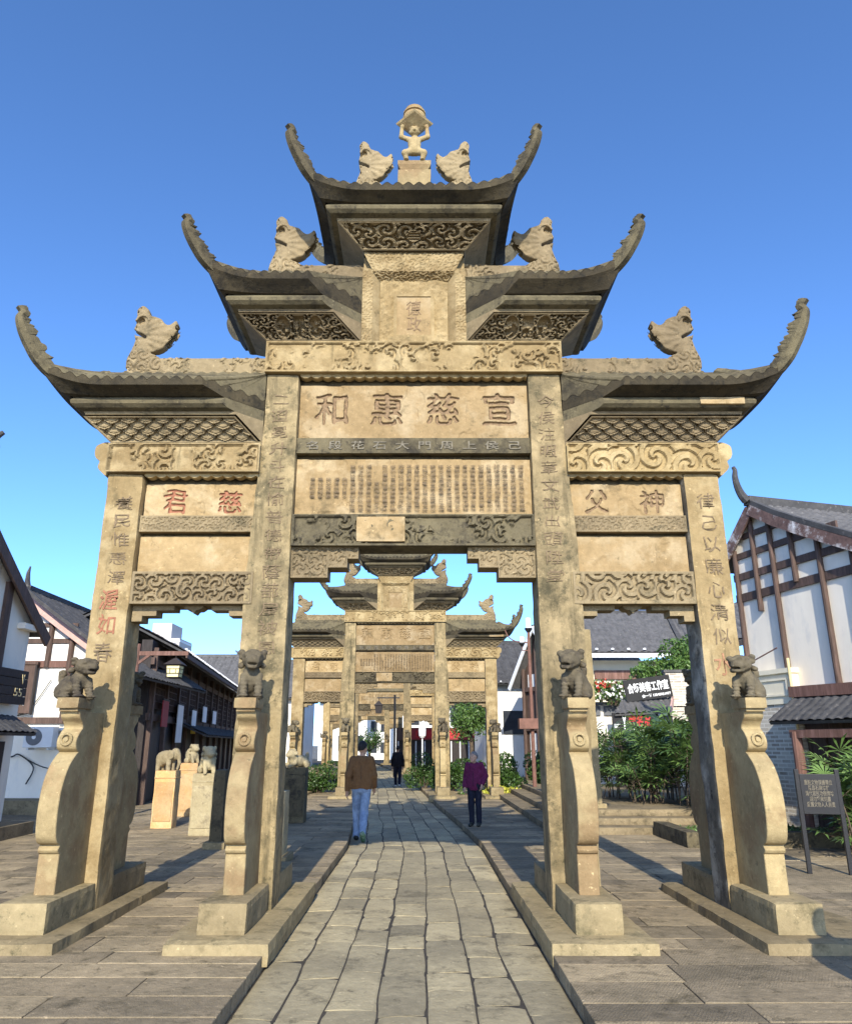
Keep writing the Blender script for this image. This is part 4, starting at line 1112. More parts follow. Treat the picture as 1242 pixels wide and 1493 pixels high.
def house_gable_left():
    H = thing('timber_house', 'sunlit white gabled house with pinkish bargeboard, left behind the outer pillar', 'house', (-10.45, 20, 0))
    mb = MB(); W = 2.9; az = 5.62
    def rz(x): return az - 2.02 * (abs(x) / 2.9) ** .93
    poly = [(-W, 2.2), (2.55, 2.2)] + [(x, rz(x) - .08) for x in np.linspace(2.55, -W, 15)]
    mb.prism(poly, lambda a, b, c: (a, c, b), .25); mb.build('wall', 'plaster', H)
    mb = MB(); mb.box(-W, 2.55, .02, .27, 0, 2.198); mb.build('lower_wall', 'plaster_cool', H)
    fr = MB()
    for x, z0 in ((-.0, 3.7), (.72, 3.62), (1.30, 2.2), (2.1, 2.2), (-1.3, 2.2)): fr.tube([(x, -.05, z0), (x, -.05, rz(x)-.1)], .07, 10)
    for z, a, b, h in ((4.30, -2.0, 2.0, .12), (4.72, -1.4, 1.4, .10), (2.28, -W, 2.55, .16)): fr.bar((a, -.02, z), (b, -.02, z), .05, h)
    fr.build('timber_frame', 'wood', H)
    fr = MB(); fr.bar((-2.7, -.03, 3.70), (2.5, -.03, 3.70), .07, .17); fr.build('rail', 'wood_red', H)
    rf = MB()
    for s in (-1, 1):
        xs = [0, 1.2, 2.3, 3.25]
        for a, b in zip(xs[:-1], xs[1:]): tiles(rf, (s*b, -.22, rz(b)), (s*b, 6, rz(b)), (s*a, 6, rz(a)), (s*a, -.22, rz(a)), .22, .05, res=.06)
    r = rf.build('roof', 'tile_dark', H)
    bb = MB()
    for s in (-1, 1):
        xs = np.linspace(0, 3.25, 7)
        for a, b in zip(xs[:-1], xs[1:]): bb.bar((s*a, -.24, rz(a)-.16), (s*b, -.24, rz(b)-.16), .05, .22)
    bb.build('bargeboard', 'wood_pink', r)
    rg = MB(); rg.box(-.09, .09, -.25, 6, az, az+.13); rg.tube([(0,-.2,az+.05),(-.02,-.25,az+.25),(.0,-.3,az+.45),(.05,-.34,az+.62)], [.08,.07,.05,.02], 8)
    for s in (-1,1):
        xs = np.linspace(0, 3.2, 7)
        for a, b in zip(xs[:-1], xs[1:]): rg.bar((s*a, -.45, rz(a)+.05), (s*b, -.45, rz(b)+.05), .14, .09)
    rg.build('ridge', 'tile_dark', r)
    st = MB(); st.box(-2.9, 2.5, -.9, 0, .0, .42); st.build('step', 'pav_step', H)
    pp = MB(); pp.tube([(.45,-.05,2.05),(2.4,-.05,2.05)], .05, 8); pp.tube([(.45,-.05,1.93),(2.4,-.05,1.93)], .03, 8); pp.build('pipe', 'white_metal', H)
    wi = MB(); wi.tube(catmull([(-.3,-.04,1.42),(.15,-.05,1.40),(.35,-.05,1.45),(.75,-.05,1.15),(.62,-.05,.75)], 6), .018, 6); wi.tube(catmull([(.35,-.05,1.45),(.9,-.05,1.18),(1.3,-.05,1.1)], 5), .012, 6); wi.build('wire', 'wire', H)
    wi = MB(); wi.tube(catmull([(-1.9,-.06,3.1),(-.6,-.07,2.55),(.3,-.06,2.45),(.9,-.06,3.3)], 6), .012, 6); wi.build('wire', 'wire', H)
    # air conditioner outside
    A = thing('air_conditioner', 'white outdoor air conditioner unit with round fan grille on the house wall at left', 'air conditioner', (-9.50, 19.9, 1.62))
    mb = MB(); mb.box(-.36,.36,-.34,-.04,0,.50); mb.build('casing', 'white_metal', A, bevel=.015)
    mb = MB(); mb.tube([(-.10,-.345,.25),(-.10,-.352,.25)], .20, 24); g = mb.build('fan_grille', 'fan_grey', A)
    mb = MB(); mb.tube([(-.10,-.353,.25),(-.10,-.36,.25)], .05, 14)
    mb.build('hub', 'white_metal', g)
    mb = MB(); mb.bar((-.25,-.3,-.03),(-.25,.02,-.03),.05,.05); mb.bar((.25,-.3,-.03),(.25,.02,-.03),.05,.05); mb.build('bracket', 'white_metal', A)
    # hanging board with small characters
    B = thing('shop_board', 'tall dark vertical board with pale characters on the white house at left', 'sign', (-10.25, 19.93, 2.45))
    mb = MB(); mb.box(-.30,.30,-.10,-.02,0,1.22); mb.box(-.36,.36,-.13,-.0,1.22,1.30); mb.build('board', 'wood', B, bevel=.01)
    mb = MB(); mb.box(-.34,-.30,-.12,-.0,-.03,1.22); mb.box(.30,.34,-.12,0,-.03,1.22); mb.build('frame', 'wood_black', B)
    text('lettering', '\n'.join('古街老茶館'), .18, 'white', B, (.1, -.107, .62), fit=(.10, .85))
house_gable_left()

def house_left_near():
    """house at the very left whose gable faces the street; local x runs down the street"""
    H = thing('timber_house', 'shaded white house with dark timbers at the far left edge, nearest on that side', 'house', (-7.85, 12.2, 0), R(90))
    az = 6.15
    def rz(x): return az - 2.25 * (abs(x) / 3.35) ** .95
    mb = MB(); poly = [(-5, .1), (3.0, .1)] + [(x, rz(min(x, 3.3) if x > -3.3 else -3.3) - .08) for x in np.linspace(3.0, -5, 15)]
    mb.prism(poly, lambda a, b, c: (a, c, b), .25); mb.build('wall', 'plaster_cool', H)
    fr = MB()
    for x in (1.95, .9, 0, -.9): fr.bar((x, -.03, 2.0 if x > 1 else 3.45), (x, -.03, rz(x) - .15), .20, .08, up=(0,1,0))
    fr.bar((-3, -.035, 3.52), (2.0, -.035, 3.52), .06, .20); fr.bar((-2.6, -.035, 4.4), (1.3, -.035, 4.4), .06, .18)
    fr.build('timber_frame', 'wood', H)
    rf = MB()
    for s in (-1, 1):
        xs = [0, 1.2, 2.4, 3.42]
        for a, b in zip(xs[:-1], xs[1:]): tiles(rf, (s*b, -.16, rz(b)), (s*b, 7, rz(b)), (s*a, 7, rz(a)), (s*a, -.16, rz(a)), .22, .05, res=.07)
    r = rf.build('roof', 'tile_dark', H)
    bb = MB()
    for s in (-1, 1):
        xs = np.linspace(0, 3.42, 7)
        for a, b in zip(xs[:-1], xs[1:]): bb.bar((s*a, -.18, rz(a)-.14), (s*b, -.18, rz(b)-.14), .05, .24)
    bb.build('bargeboard', 'wood', r)
    rg = MB(); rg.box(-.1, .1, -.2, 7, az, az+.14)
    C = catmull([(0,0),(-.12,.16),(-.22,.42),(-.20,.60),(-.30,.72)], 5); rg.tube([(0, -.2 + c[0]*1.2, az + .05 + c[1]) for c in C], list(np.linspace(.1,.04,len(C))), 8)
    rg.build('ridge', 'tile_dark', r)
    cn = MB(); cn.box(2.5, 3.05, -.16, -.0, 3.86, 3.97); cn.build('eave_bracket', 'plaster_cool', H)
    pr = MB(); tiles(pr, (-3, -.55, 1.90), (2.75, -.55, 1.90), (2.75, -.02, 2.2), (-3, -.02, 2.2), .2, .04, res=.05); pr.build('pent_roof', 'tile_dark', H)
    wn = MB(); wn.box(1.2, 2.6, -.06, -.005, .9, 1.75)
    for k in range(5): wn.box(1.25 + .27 * k, 1.29 + .27 * k, -.09, -.055, .9, 1.75)
    wn.build('window', 'wood_black', H)
    st = MB(); st.box(-5, 3.05, -.6, 0, 0, .32); st.build('step', 'pav_step', H)
    B = thing('shop_board', 'black plank sign with yellow mark and 55, cut by the left edge', 'sign', (-7.72, 14.25, 2.42), R(90))
    mb = MB()
    for k in range(4): mb.box(-1.2, .72, -.10, -.03, .16 * k, .16 * k + .152)
    mb.build('board', 'wood_black', B, bevel=.008)
    text('lettering', '55', .17, 'pipe', B, (.40, -.106, .22), fit=(.28,.15)); text('lettering', 'V', .2, 'pipe', B, (.52, -.106, .47), fit=(.10,.18))
house_left_near()

def row_left():
    """long dark wooden shop row on the left, local x runs down the street"""
    a = math.atan2(1, -.13)
    H = thing('shop_row', 'long dark wooden two-storey shop row with tiled eave behind the left stone posts', 'building', (-7.75, 22, 0), a)
    Ln = 25
    mb = MB(); mb.box(0, Ln, 0, .3, .05, 4.6); mb.build('wall', 'wood_black', H)
    mb = MB()
    for x in np.arange(.2, Ln, 2.05): mb.box(x, x+.2, -.14, 0, .05, 4.4)
    mb.box(0, Ln, -.10, -.0, 2.35, 2.55); mb.box(0, Ln, -.10, 0, 3.9, 4.1); mb.build('timber_frame', 'wood', H)
    rnd = random.Random(2)
    for x in np.arange(.2, Ln - 2, 2.05):
        w = MB(); w.box(x+.3, x+1.95, -.05, -.002, 2.7, 3.8)
        f = w.build('window', 'glass_dark', H)
        w = MB()
        for k in range(9): w.box(x+.3+.2*k, x+.33+.2*k, -.075, -.045, 2.7, 3.8)
        for k in range(6): w.box(x+.3, x+1.95, -.07, -.046, 2.7+.2*k, 2.725+.2*k)
        w.build('lattice', 'wood', f)
        w = MB(); w.box(x+.25, x+2.0, -.03, -.001, .15, 2.2); w.build('shop_dark_sheet', 'black', H)  # black sheet on the wall stands in for the unlit shop interior
    pr = MB(); tiles(pr, (5.5, -1.0, 2.0), (Ln, -1.0, 2.0), (Ln, -.05, 2.4), (5.5, -.05, 2.4), .22, .04, res=.06); pr.build('pent_roof', 'tile_dark', H)
    rf = MB(); tiles(rf, (.6, -.85, 4.32), (Ln, -.85, 4.32), (Ln, 1.7, 5.6), (.6, 1.7, 5.6), .24, .06, res=.07); tiles(rf, (.6, 4.3, 4.32), (Ln, 4.3, 4.32), (Ln, 1.7, 5.6), (.6, 1.7, 5.6), .24, .06, res=.12)
    r = rf.build('roof', 'tile_dark', H)
    mb = MB(); mb.box(.6, Ln, 1.6, 1.8, 5.58, 5.75); mb.build('ridge', 'tile_dark', r)
    mb = MB(); mb.bar((.6, -.88, 4.22), (Ln, -.88, 4.22), .05, .13); mb.build('eave_board', 'wood', r)
    eave_dots(r, (.7, -.80, 4.44), (Ln, -.80, 4.44), 56, .055)
    for i, (x, z, ww, hh, m, lab) in enumerate(((1.0, 2.2, .9, .75, 'red_dull', 'red fabric sign panel on the dark shop row'), (3.6, 1.75, 1.0, 1.2, 'white_metal', 'tall pale notice panel on the dark shop row at left'), (6.6, 2.35, .9, .55, 'white', 'small white panel above a yellow strip on the shop row'), (9.2, 2.55, 1.0, .6, 'white', 'white panel right of the yellow-striped one on the shop row'), (12.2, 2.55, 1.1, .55, 'white', 'white panel farthest down the dark shop row'))):
        b = thing('notice_panel', lab, 'sign', (0,0,0), 0)
        b.location = Vector((-7.75, 22, 0)) + Matrix.Rotation(a, 3, 'Z') @ Vector((x, -.24, z)); b.rotation_euler = (0,0,a)
        mb = MB(); mb.box(0, ww, -.03, .0, 0, hh); mb.build('board', m, b, bevel=.006)
        if i == 2:
            mb = MB(); mb.box(0, ww, -.035, 0, -.28, -.01); mb.build('strip', 'yellow', b)
        mb = MB(); mb.box(-.04, ww+.04, -.04, .01, hh, hh+.05); mb.build('rail', 'wood_black', b)
row_left()

def simple_roof_house(name, label, loc, rz_, w, d, ze, zr, wallm, tilem, over=.6, sp=.28):
    H = thing(name, label, 'house', loc, rz_)
    mb = MB(); mb.box(-w/2, w/2, -d/2, d/2, 0, ze); mb.prism([(-d/2, ze), (d/2, ze), (0, zr - .1)], lambda a, b, c: (-w/2 + c, a, b), w)
    mb.build('wall', wallm, H)
    rf = MB()
    for s in (-1, 1): tiles(rf, (-w/2-over, s*(d/2+over), ze-.25), (w/2+over, s*(d/2+over), ze-.25), (w/2+over, 0, zr), (-w/2-over, 0, zr), sp, .07, res=.08)
    r = rf.build('roof', tilem, H)
    mb = MB(); mb.box(-w/2-over, w/2+over, -.12, .12, zr, zr+.22)
    for s in (-1, 1):
        C = catmull([(0,0),(.25,.06),(.55,.3),(.7,.62),(.85,.75)], 5); mb.tube([(s*(w/2+over-.1+c[0]), 0, zr+.12+c[1]) for c in C], list(np.linspace(.13,.05,len(C))), 8)
    mb.build('ridge', tilem, r)
    eave_dots(r, (-w/2-over, -d/2-over+.05, ze-.12), (w/2+over, -d/2-over+.05, ze-.12), int(w/sp*.6), .05)
    return H, r
# tiled roofs beyond the row on the left
H, r = simple_roof_house('tiled_house', 'grey tiled roof house with curved ridge end beyond the dark shop row', (-14.6, 53, 0), 0, 5.2, 5.5, 5.2, 7.45, 'plaster_cool', 'tile')
H, r = simple_roof_house('tiled_house', 'second tiled roof directly right of the one beyond the dark shop row', (-10.2, 55, 0), 0, 3.6, 5.5, 4.9, 7.3, 'plaster_cool', 'tile')
# high-rise far off
def tower():
    T = thing('tower_block', 'pale high-rise block far away above the left shop roofs', 'building', (-76, 225, 0))
    mb = MB(); mb.box(-7,6.5,-6,6,0,31); mb.box(-2,3.6,-5,5,31,35.5); mb.box(-12,-7,-4,5,0,28.6); mb.build('wall', 'tower', T)
    for x in (-5.6, -2.6, .6, 3.8, -10.6):
        mb = MB()
        for k in range(10): mb.box(x, x+1.7, -6.12, -5.9, 1.2 + 3*k, 2.7 + 3*k)
        for k in range(10): mb.box(x-.2, x+1.9, -6.9, -6.0, .5 + 3*k, .7 + 3*k)
        struct(mb.build('window_column', 'tower_win', T), 'stuff')
    mb = MB()
    for k in range(11): mb.box(-7.1, 6.6, -6.06, 6, 3*k, 3*k+.5)
    mb.build('floor_band', 'white_metal', T)
tower()

# right: hipped tiled house behind the brick wall, its terrace and plants
def house_right_back():
    H = thing('tiled_house', 'wide house with hipped grey tile roof seen through the right side bay', 'house', (9.2, 31, 0))
    mb = MB(); mb.box(-2.3, 5, 0, 6, 0, 4.95); mb.build('wall', 'cream', H)
    rf = MB(); tiles(rf, (-3.3, -1.0, 5.15), (1.2, -1.0, 5.15), (1.9, 3, 7.35), (-3.3, 3, 7.35), .26, .06, res=.07)
    tiles(rf, (1.2, -1.0, 5.15), (5.0, -3.2, 5.95), (5.2, 1.0, 7.6), (1.9, 3, 7.35), .26, .06, res=.08)
    r = rf.build('roof', 'tile', H)
    mb = MB(); mb.box(-3.3, 5, 2.9, 3.1, 7.3, 7.5); mb.bar((1.2,-1.0,5.25),(1.9,3,7.45),.16,.12); mb.build('ridge', 'tile_dark', r)
    eave_dots(r, (-3.2,-.98,5.3),(1.2,-.98,5.3), 7, .07); mb = MB(); mb.bar((-3.3,-1.02,5.04),(1.2,-1.02,5.04),.06,.16); mb.build('eave_board', 'white', r)
    mb = MB(); mb.bar((1.2,-1.02,5.02),(5.0,-3.22,5.8),.06,.2); mb.build('eave_board', 'wood_black', r)
    mb = MB(); mb.box(-2.2, 1.5, -.12, -.003, 4.2, 4.55); mb.bar((-2.3,-.3,3.95),(1.5,-.3,3.95),.12,.16); mb.build('lintel', 'wood_red', H)
    mb = MB(); mb.box(-1.7, 1.2, -.06, -.004, 2.2, 3.8); mb.build('window', 'glass_dark', H)
    # brick shed with sign, lower tiled canopy
    W = thing('brick_wall', 'weathered pale brick wall of a low shed in the right side bay, behind the palms', 'wall', (8.0, 24, 0), R(-6))
    mb = MB(); mb.box(-.35, 3.2, 0, .3, 0, 3.85); mb.box(-.2, 1.1, -.07, 0, 2.83, 2.90); mb.build('wall', 'brick', W)
    mb = MB(); mb.box(-.40, 3.25, -.05, .35, 3.85, 3.93); mb.build('coping', 'tile', W)
    Sg = thing('shop_sign', 'black sign with white characters above the small tiled canopy by the brick wall', 'sign', (7.0, 23.6, 3.02), R(-16))
    Sg.rotation_euler = (0, R(-7), R(-10))
    mb = MB(); mb.box(-.72, .66, -.08, .0, -.02, .64); mb.build('board', 'black', Sg, bevel=.01)
    text('lettering', '合颜美容工作室', .26, 'white', Sg, (-.02, -.086, .37), bold=.008, fit=(1.22, .30))
    text('lettering', '合一颜 13548921977', .1, 'white', Sg, (.18, -.086, .10), bold=.004, fit=(.86, .10))
    K = thing('canopy', 'small tiled canopy with grey slatted box below the black sign', 'canopy', (6.85, 23.6, 0), R(-10))
    rf = MB(); tiles(rf, (-1.0,-.75,2.55), (.55,-.75,2.62), (.78,.2,3.05), (-.7,.2,2.98), .15, .04, res=.03); rf.build('roof', 'tile', K)
    mb = MB(); mb.bar((.57,-.78,2.58),(.82,.18,3.02),.05,.16); mb.build('bargeboard', 'wood_pink', K)
    mb = MB()
    for k in range(5): mb.box(-.9, .68, -.35, -.05, 1.75 + .155*k, 1.75 + .155*k + .145)
    mb.build('slats', 'fan_grey', K)
    mb = MB(); mb.box(-1.0,.72,-.04,.3,0,2.5); mb.build('wall', 'wood_black', K)
    S2 = thing('shop_sign', 'black sign with dark red characters under the small tiled canopy', 'sign', (6.42, 23.1, 2.0), R(-10))
    mb = MB(); mb.box(-.75,.58,-.06,.0,0,.60); mb.build('board', 'black', S2, bevel=.01)
    text('lettering', '莓名品', .3, 'red', S2, (.05,-.066,.36), bold=.01, fit=(.66,.36)); text('lettering', '8楼 123570', .1, 'white', S2, (-.02,-.066,.09), bold=.004, fit=(.5,.09))
    text('lettering', 'Y', .3, 'white', S2, (-.40,-.066,.34), bold=.006, fit=(.16,.42)); text('lettering', '丽行', .1, 'white', S2, (-.61,-.066,.22), bold=.003, fit=(.18,.12))
    T = thing('terrace', 'low roof terrace with carved parapet left of the brick wall', 'terrace', (6.6, 26, 0))
    mb = MB(); mb.box(-1.2, 3.6, 0, 4, 0, 3.0); mb.build('wall', 'plaster_cool', T)
    mb = MB(); mb.box(-1.2, 1.2, -.1, .0, 2.95, 3.05)
    for k in range(4): mb.box(-1.1+.6*k, -.62+.6*k, -.08, -.02, 2.62, 2.92)
    mb.build('parapet', 'fan_grey', T)
house_right_back()

def mid_house(name, label, loc, rz_):
    """tall narrow timber gable seen beyond the right inner pillar"""
    H = thing(name, label, 'house', loc, rz_)
    az = 7.1
    def rz(x): return az - 2.5 * (abs(x) / 1.9)
    mb = MB(); mb.prism([(-1.5,.1),(4,.1),(4,4.6),(1.7,4.9),(0,az-.1),(-1.5,rz(1.5)-.1)], lambda a,b,c: (a,c,b), .3); mb.build('wall', 'wood', H)
    mb = MB()
    for x0, x1, z0, z1 in ((-1.2,-.5,4.3,4.9),(-.3,.4,4.3,5.2),(.6,1.3,4.3,4.9),(-.5,.4,5.4,6.0),(-1.2,-.4,1.0,2.2),(2.2,3.8,.2,4.3)): mb.box(x0,x1,-.03,0,z0,z1)
    mb.build('plaster_panel', 'plaster', H)
    mb = MB()
    for x in (-1.45,-.4,.5,1.5,2.1): mb.tube([(x,-.12,.1),(x,-.12,rz(min(abs(x),1.5)))], .09, 8)
    for z in (2.4,4.2): mb.bar((-1.5,-.1,z),(3.6,-.1,z),.08,.2)
    mb.build('timber_frame', 'wood', H)
    rf = MB()
    for s in (-1,1): tiles(rf, (s*2.1,-.5,rz(2.1)), (s*2.1,5,rz(2.1)), (0,5,az), (0,-.5,az), .26,.06, res=.08)
    r = rf.build('roof', 'tile', H)
    mb = MB(); mb.bar((0,-.52,az-.1),(-2.1,-.52,rz(2.1)-.1),.05,.2); mb.bar((0,-.52,az-.1),(2.1,-.52,rz(2.1)-.1),.05,.2); mb.build('bargeboard', 'white', r)
    return H
mid_house('timber_house', 'narrow brown timber gable with white bargeboards beyond the right inner pillar', (5.75, 36, 0), R(-62))
H, r = simple_roof_house('tiled_house', 'white-walled tiled house at the right side of the second gateway', (5.6, 44, 0), R(8), 4.2, 5, 5.0, 7.2, 'plaster', 'tile_dark')
mb = MB(); mb.box(-1.6,-.2,-2.56,-2.5,2.2,3.4); mb.build('window', 'glass_dark', H)

def pale_block(label, loc, w, d, h, seed, cols=3, rows=4, roof=True):
    H = thing('white_house', label, 'house', loc); rnd = random.Random(seed)
    mb = MB(); mb.box(-w/2,w/2,-d/2,d/2,0,h); mb.build('wall', 'plaster', H)
    for i in range(cols):
        for k in range(rows):
            x = -w/2 + w*(i+.5)/cols; z = h*(k+.35)/rows
            mb = MB(); mb.box(x-.45, x+.45, -d/2-.05, -d/2+.01, z, z+h/rows*.5); mb.build('window', 'glass_dark', H)
    if roof:
        rf = MB(); tiles(rf, (-w/2-.5,-d/2-.6,h-.1),(w/2+.5,-d/2-.6,h-.1),(w/2+.5,0,h+1.6),(-w/2-.5,0,h+1.6),.35,.08,res=.12); rf.build('roof', 'tile_dark', H)
    return H
pale_block('white house with dark windows closing the end of the street, left of the far walker', (-8.0, 84, 0), 5.0, 6, 6.0, 1, 3, 2)
pale_block('grey-white four-storey block beside the white house at the end of the street', (-4.6, 90, 0), 2.6, 6, 9.0, 2, 2, 4, False)
pale_block('white house far behind the left bay of the second gateway', (-10.5, 58, 0), 4.4, 6, 6.2, 4, 3, 3)
pale_block('low white wall house behind the right bay of the second gateway', (1.9, 62, 0), 6.5, 6, 4.6, 5, 4, 2)
pale_block('pale house closing the view behind the third gateway on the right', (-.4, 100, 0), 9, 6, 7.0, 6, 5, 3)

# red shop banner beyond the second gateway, white umbrella-like lamps
def banner():
    B = thing('shop_banner', 'long dark shop front with a red lettered banner behind the second gateway', 'shop', (2.0, 52, 0))
    mb = MB(); mb.box(-3.6, 3.4, 0, 3, 0, 2.75); mb.build('wall', 'wood_black', B)
    mb = MB(); mb.box(-3.6, 3.4, -.12, -.01, 1.95, 2.75); mb.build('fascia', 'wood', B)
    mb = MB(); mb.box(-2.6, 2.2, -.17, -.125, 2.0, 2.7); mb.build('banner', 'red_dull', B)
    text('lettering', '隆昌古宋商行', .5, 'red', B, (-.3, -.18, 2.35), bold=.02, fit=(4.0, .5))
    mb = MB()
    for k in range(12): mb.box(-3.5+.58*k, -3.42+.58*k, -.1, -.02, .1, 1.9)
    mb.build('shutter_bars', 'white_metal', B)
banner()

# ------------------------------------------------------------------ stone posts with animals on top
def animal_fn(kind):
    def fn(P):
        if kind == 'elephant':
            d = blend([ell(P,(0,.08,.24),(.13,.20,.13)), ell(P,(0,.20,.20),(.12,.12,.13)), ell(P,(0,-.14,.30),(.10,.11,.11))], .04)
            for sx in (-1,1):
                for y in (-.04,.22): d = smin(d, cap(P,(sx*.075,y,.18),(sx*.08,y,.02),.055,.05), .02)
                d = smin(d, ell(P,(sx*.11,-.10,.30),(.025,.08,.09)), .012)
            tr = blend([cap(P,(0,-.23,.28),(0,-.26,.14),.045,.035), cap(P,(0,-.26,.14),(0,-.22,.04),.035,.028)], .015); d = smin(d, tr, .02)
        elif kind == 'crouch':
            d = blend([ell(P,(0,.10,.13),(.12,.22,.11)), ell(P,(0,.24,.12),(.12,.10,.11)), ell(P,(0,-.08,.15),(.11,.12,.11)), ell(P,(.02,-.17,.26),(.10,.10,.10)), ell(P,(.02,-.26,.24),(.06,.05,.045))], .04)
            for sx in (-1,1):
                d = smin(d, cap(P,(sx*.09,-.10,.10),(sx*.09,-.28,.03),.045,.035), .02); d = smin(d, ell(P,(sx*.13,.22,.07),(.045,.10,.07)), .02)
                d = smin(d, ell(P,(.02+sx*.09,-.14,.335),(.025,.02,.03)), .01)
            for k in range(8):
                a = -1.4+2.8*k/7; d = smin(d, ell(P,(.02+math.sin(a)*.11,-.12+.02*math.cos(a),.29+.05*math.cos(a)-.03),(.034,.034,.034)), .008)
            d = smin(d, ell(P,(0,.33,.22),(.04,.05,.09)), .02)
        else:   # upright, curly maned lion with raised tail
            d = blend([ell(P,(0,.08,.19),(.13,.15,.19)), ell(P,(0,-.10,.20),(.11,.11,.15)), ell(P,(0,-.14,.37),(.115,.11,.105)), ell(P,(0,-.24,.34),(.07,.06,.05))], .04)
            for sx in (-1,1):
                d = smin(d, cap(P,(sx*.08,-.14,.20),(sx*.085,-.20,.03),.05,.042), .02); d = smin(d, ell(P,(sx*.13,.05,.07),(.05,.11,.075)), .02)
                d = smin(d, ell(P,(sx*.11,-.10,.44),(.035,.03,.04)), .012)
            for k in range(9):
                a = -1.5+3*k/8
                for zz, rr in ((.44,.11),(.36,.135),(.28,.125)): d = smin(d, ell(P,(math.sin(a)*rr,-.08+.05*math.cos(a),zz-.02*abs(a)),(.033,.033,.033)), .008)
            d = smin(d, blend([cap(P,(.04,.2,.2),(.14,.24,.36),.04,.05), cap(P,(.14,.24,.36),(.20,.22,.44),.05,.02)],.02), .02)
        return d + .012*(vnoise(P,26,3)-.5) + .006*(vnoise(P,60,1)-.5)
    return fn
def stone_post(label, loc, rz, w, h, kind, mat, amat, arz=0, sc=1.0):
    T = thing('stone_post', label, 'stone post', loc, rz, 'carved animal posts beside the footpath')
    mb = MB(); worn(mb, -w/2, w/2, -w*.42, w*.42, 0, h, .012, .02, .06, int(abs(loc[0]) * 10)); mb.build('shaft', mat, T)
    mb = MB(); mb.box(-w/2+.03, w/2-.03, -w*.42-.012, -w*.42+.01, h*.12, h*.80)
    mb.box(-w/2-.006, w/2+.006, -w*.42-.008, w*.42+.008, h*.86, h*.88); mb.build('moulding', mat, T, bevel=.006)
    a = sculpt('carved_animal', animal_fn(kind), (-.24,-.34,-.01), (.27,.40,.56), .013, amat, T)
    a.location = (0, .0, h - .012); a.rotation_euler = (0, 0, arz); a.scale = (sc, sc, sc * 1.15)
stone_post('orange sandstone post topped by a carved elephant, leftmost of the posts', (-5.15, 16.3, .1), 0, .42, 1.09, 'elephant', 'st_post', 'st_postpale', 1.25, .95)
stone_post('orange sandstone post set back between the elephant post and the maned lion post', (-5.45, 18.9, .1), 0, .42, 1.18, 'lion', 'st_post', 'st_postpale', .9, .8)
stone_post('pale sandstone post topped by a curly maned lion, right of the elephant post', (-4.03, 15.05, .1), 0, .42, 1.08, 'lion', 'st_postpale', 'st_postpale', .5, .92)
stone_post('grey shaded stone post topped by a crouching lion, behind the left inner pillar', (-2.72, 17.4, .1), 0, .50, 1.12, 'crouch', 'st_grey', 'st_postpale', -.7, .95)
def stele(label, loc, w, d, h, mat, rz=0):
    T = thing('stone_slab', label, 'stone slab', loc, rz)
    mb = MB(); worn(mb, -w/2, w/2, -d/2, d/2, 0, h, .015, .03, .08, int(h*7)); mb.build('slab', mat, T)
    mb = MB(); worn(mb, -w/2-.08, w/2+.08, -d/2-.08, d/2+.08, -.01, .10, .012, .02, .1, 8); mb.build('foot', 'st_block', T)
stele('tall plain stone slab standing on the terrace steps right of the inner pillar', (3.52, 16.4, .46), .30, .22, 3.62, 'st_block')
stele('short grey stone slab left of the left inner drum stone', (-3.30, 13.3, .1), .2, .35, 1.2, 'st_grey')
stele('low slim stone slab with a bright sunlit edge behind the left inner pillar', (-2.03, 11.75, .1), .17, .5, .95, 'st_postpale')

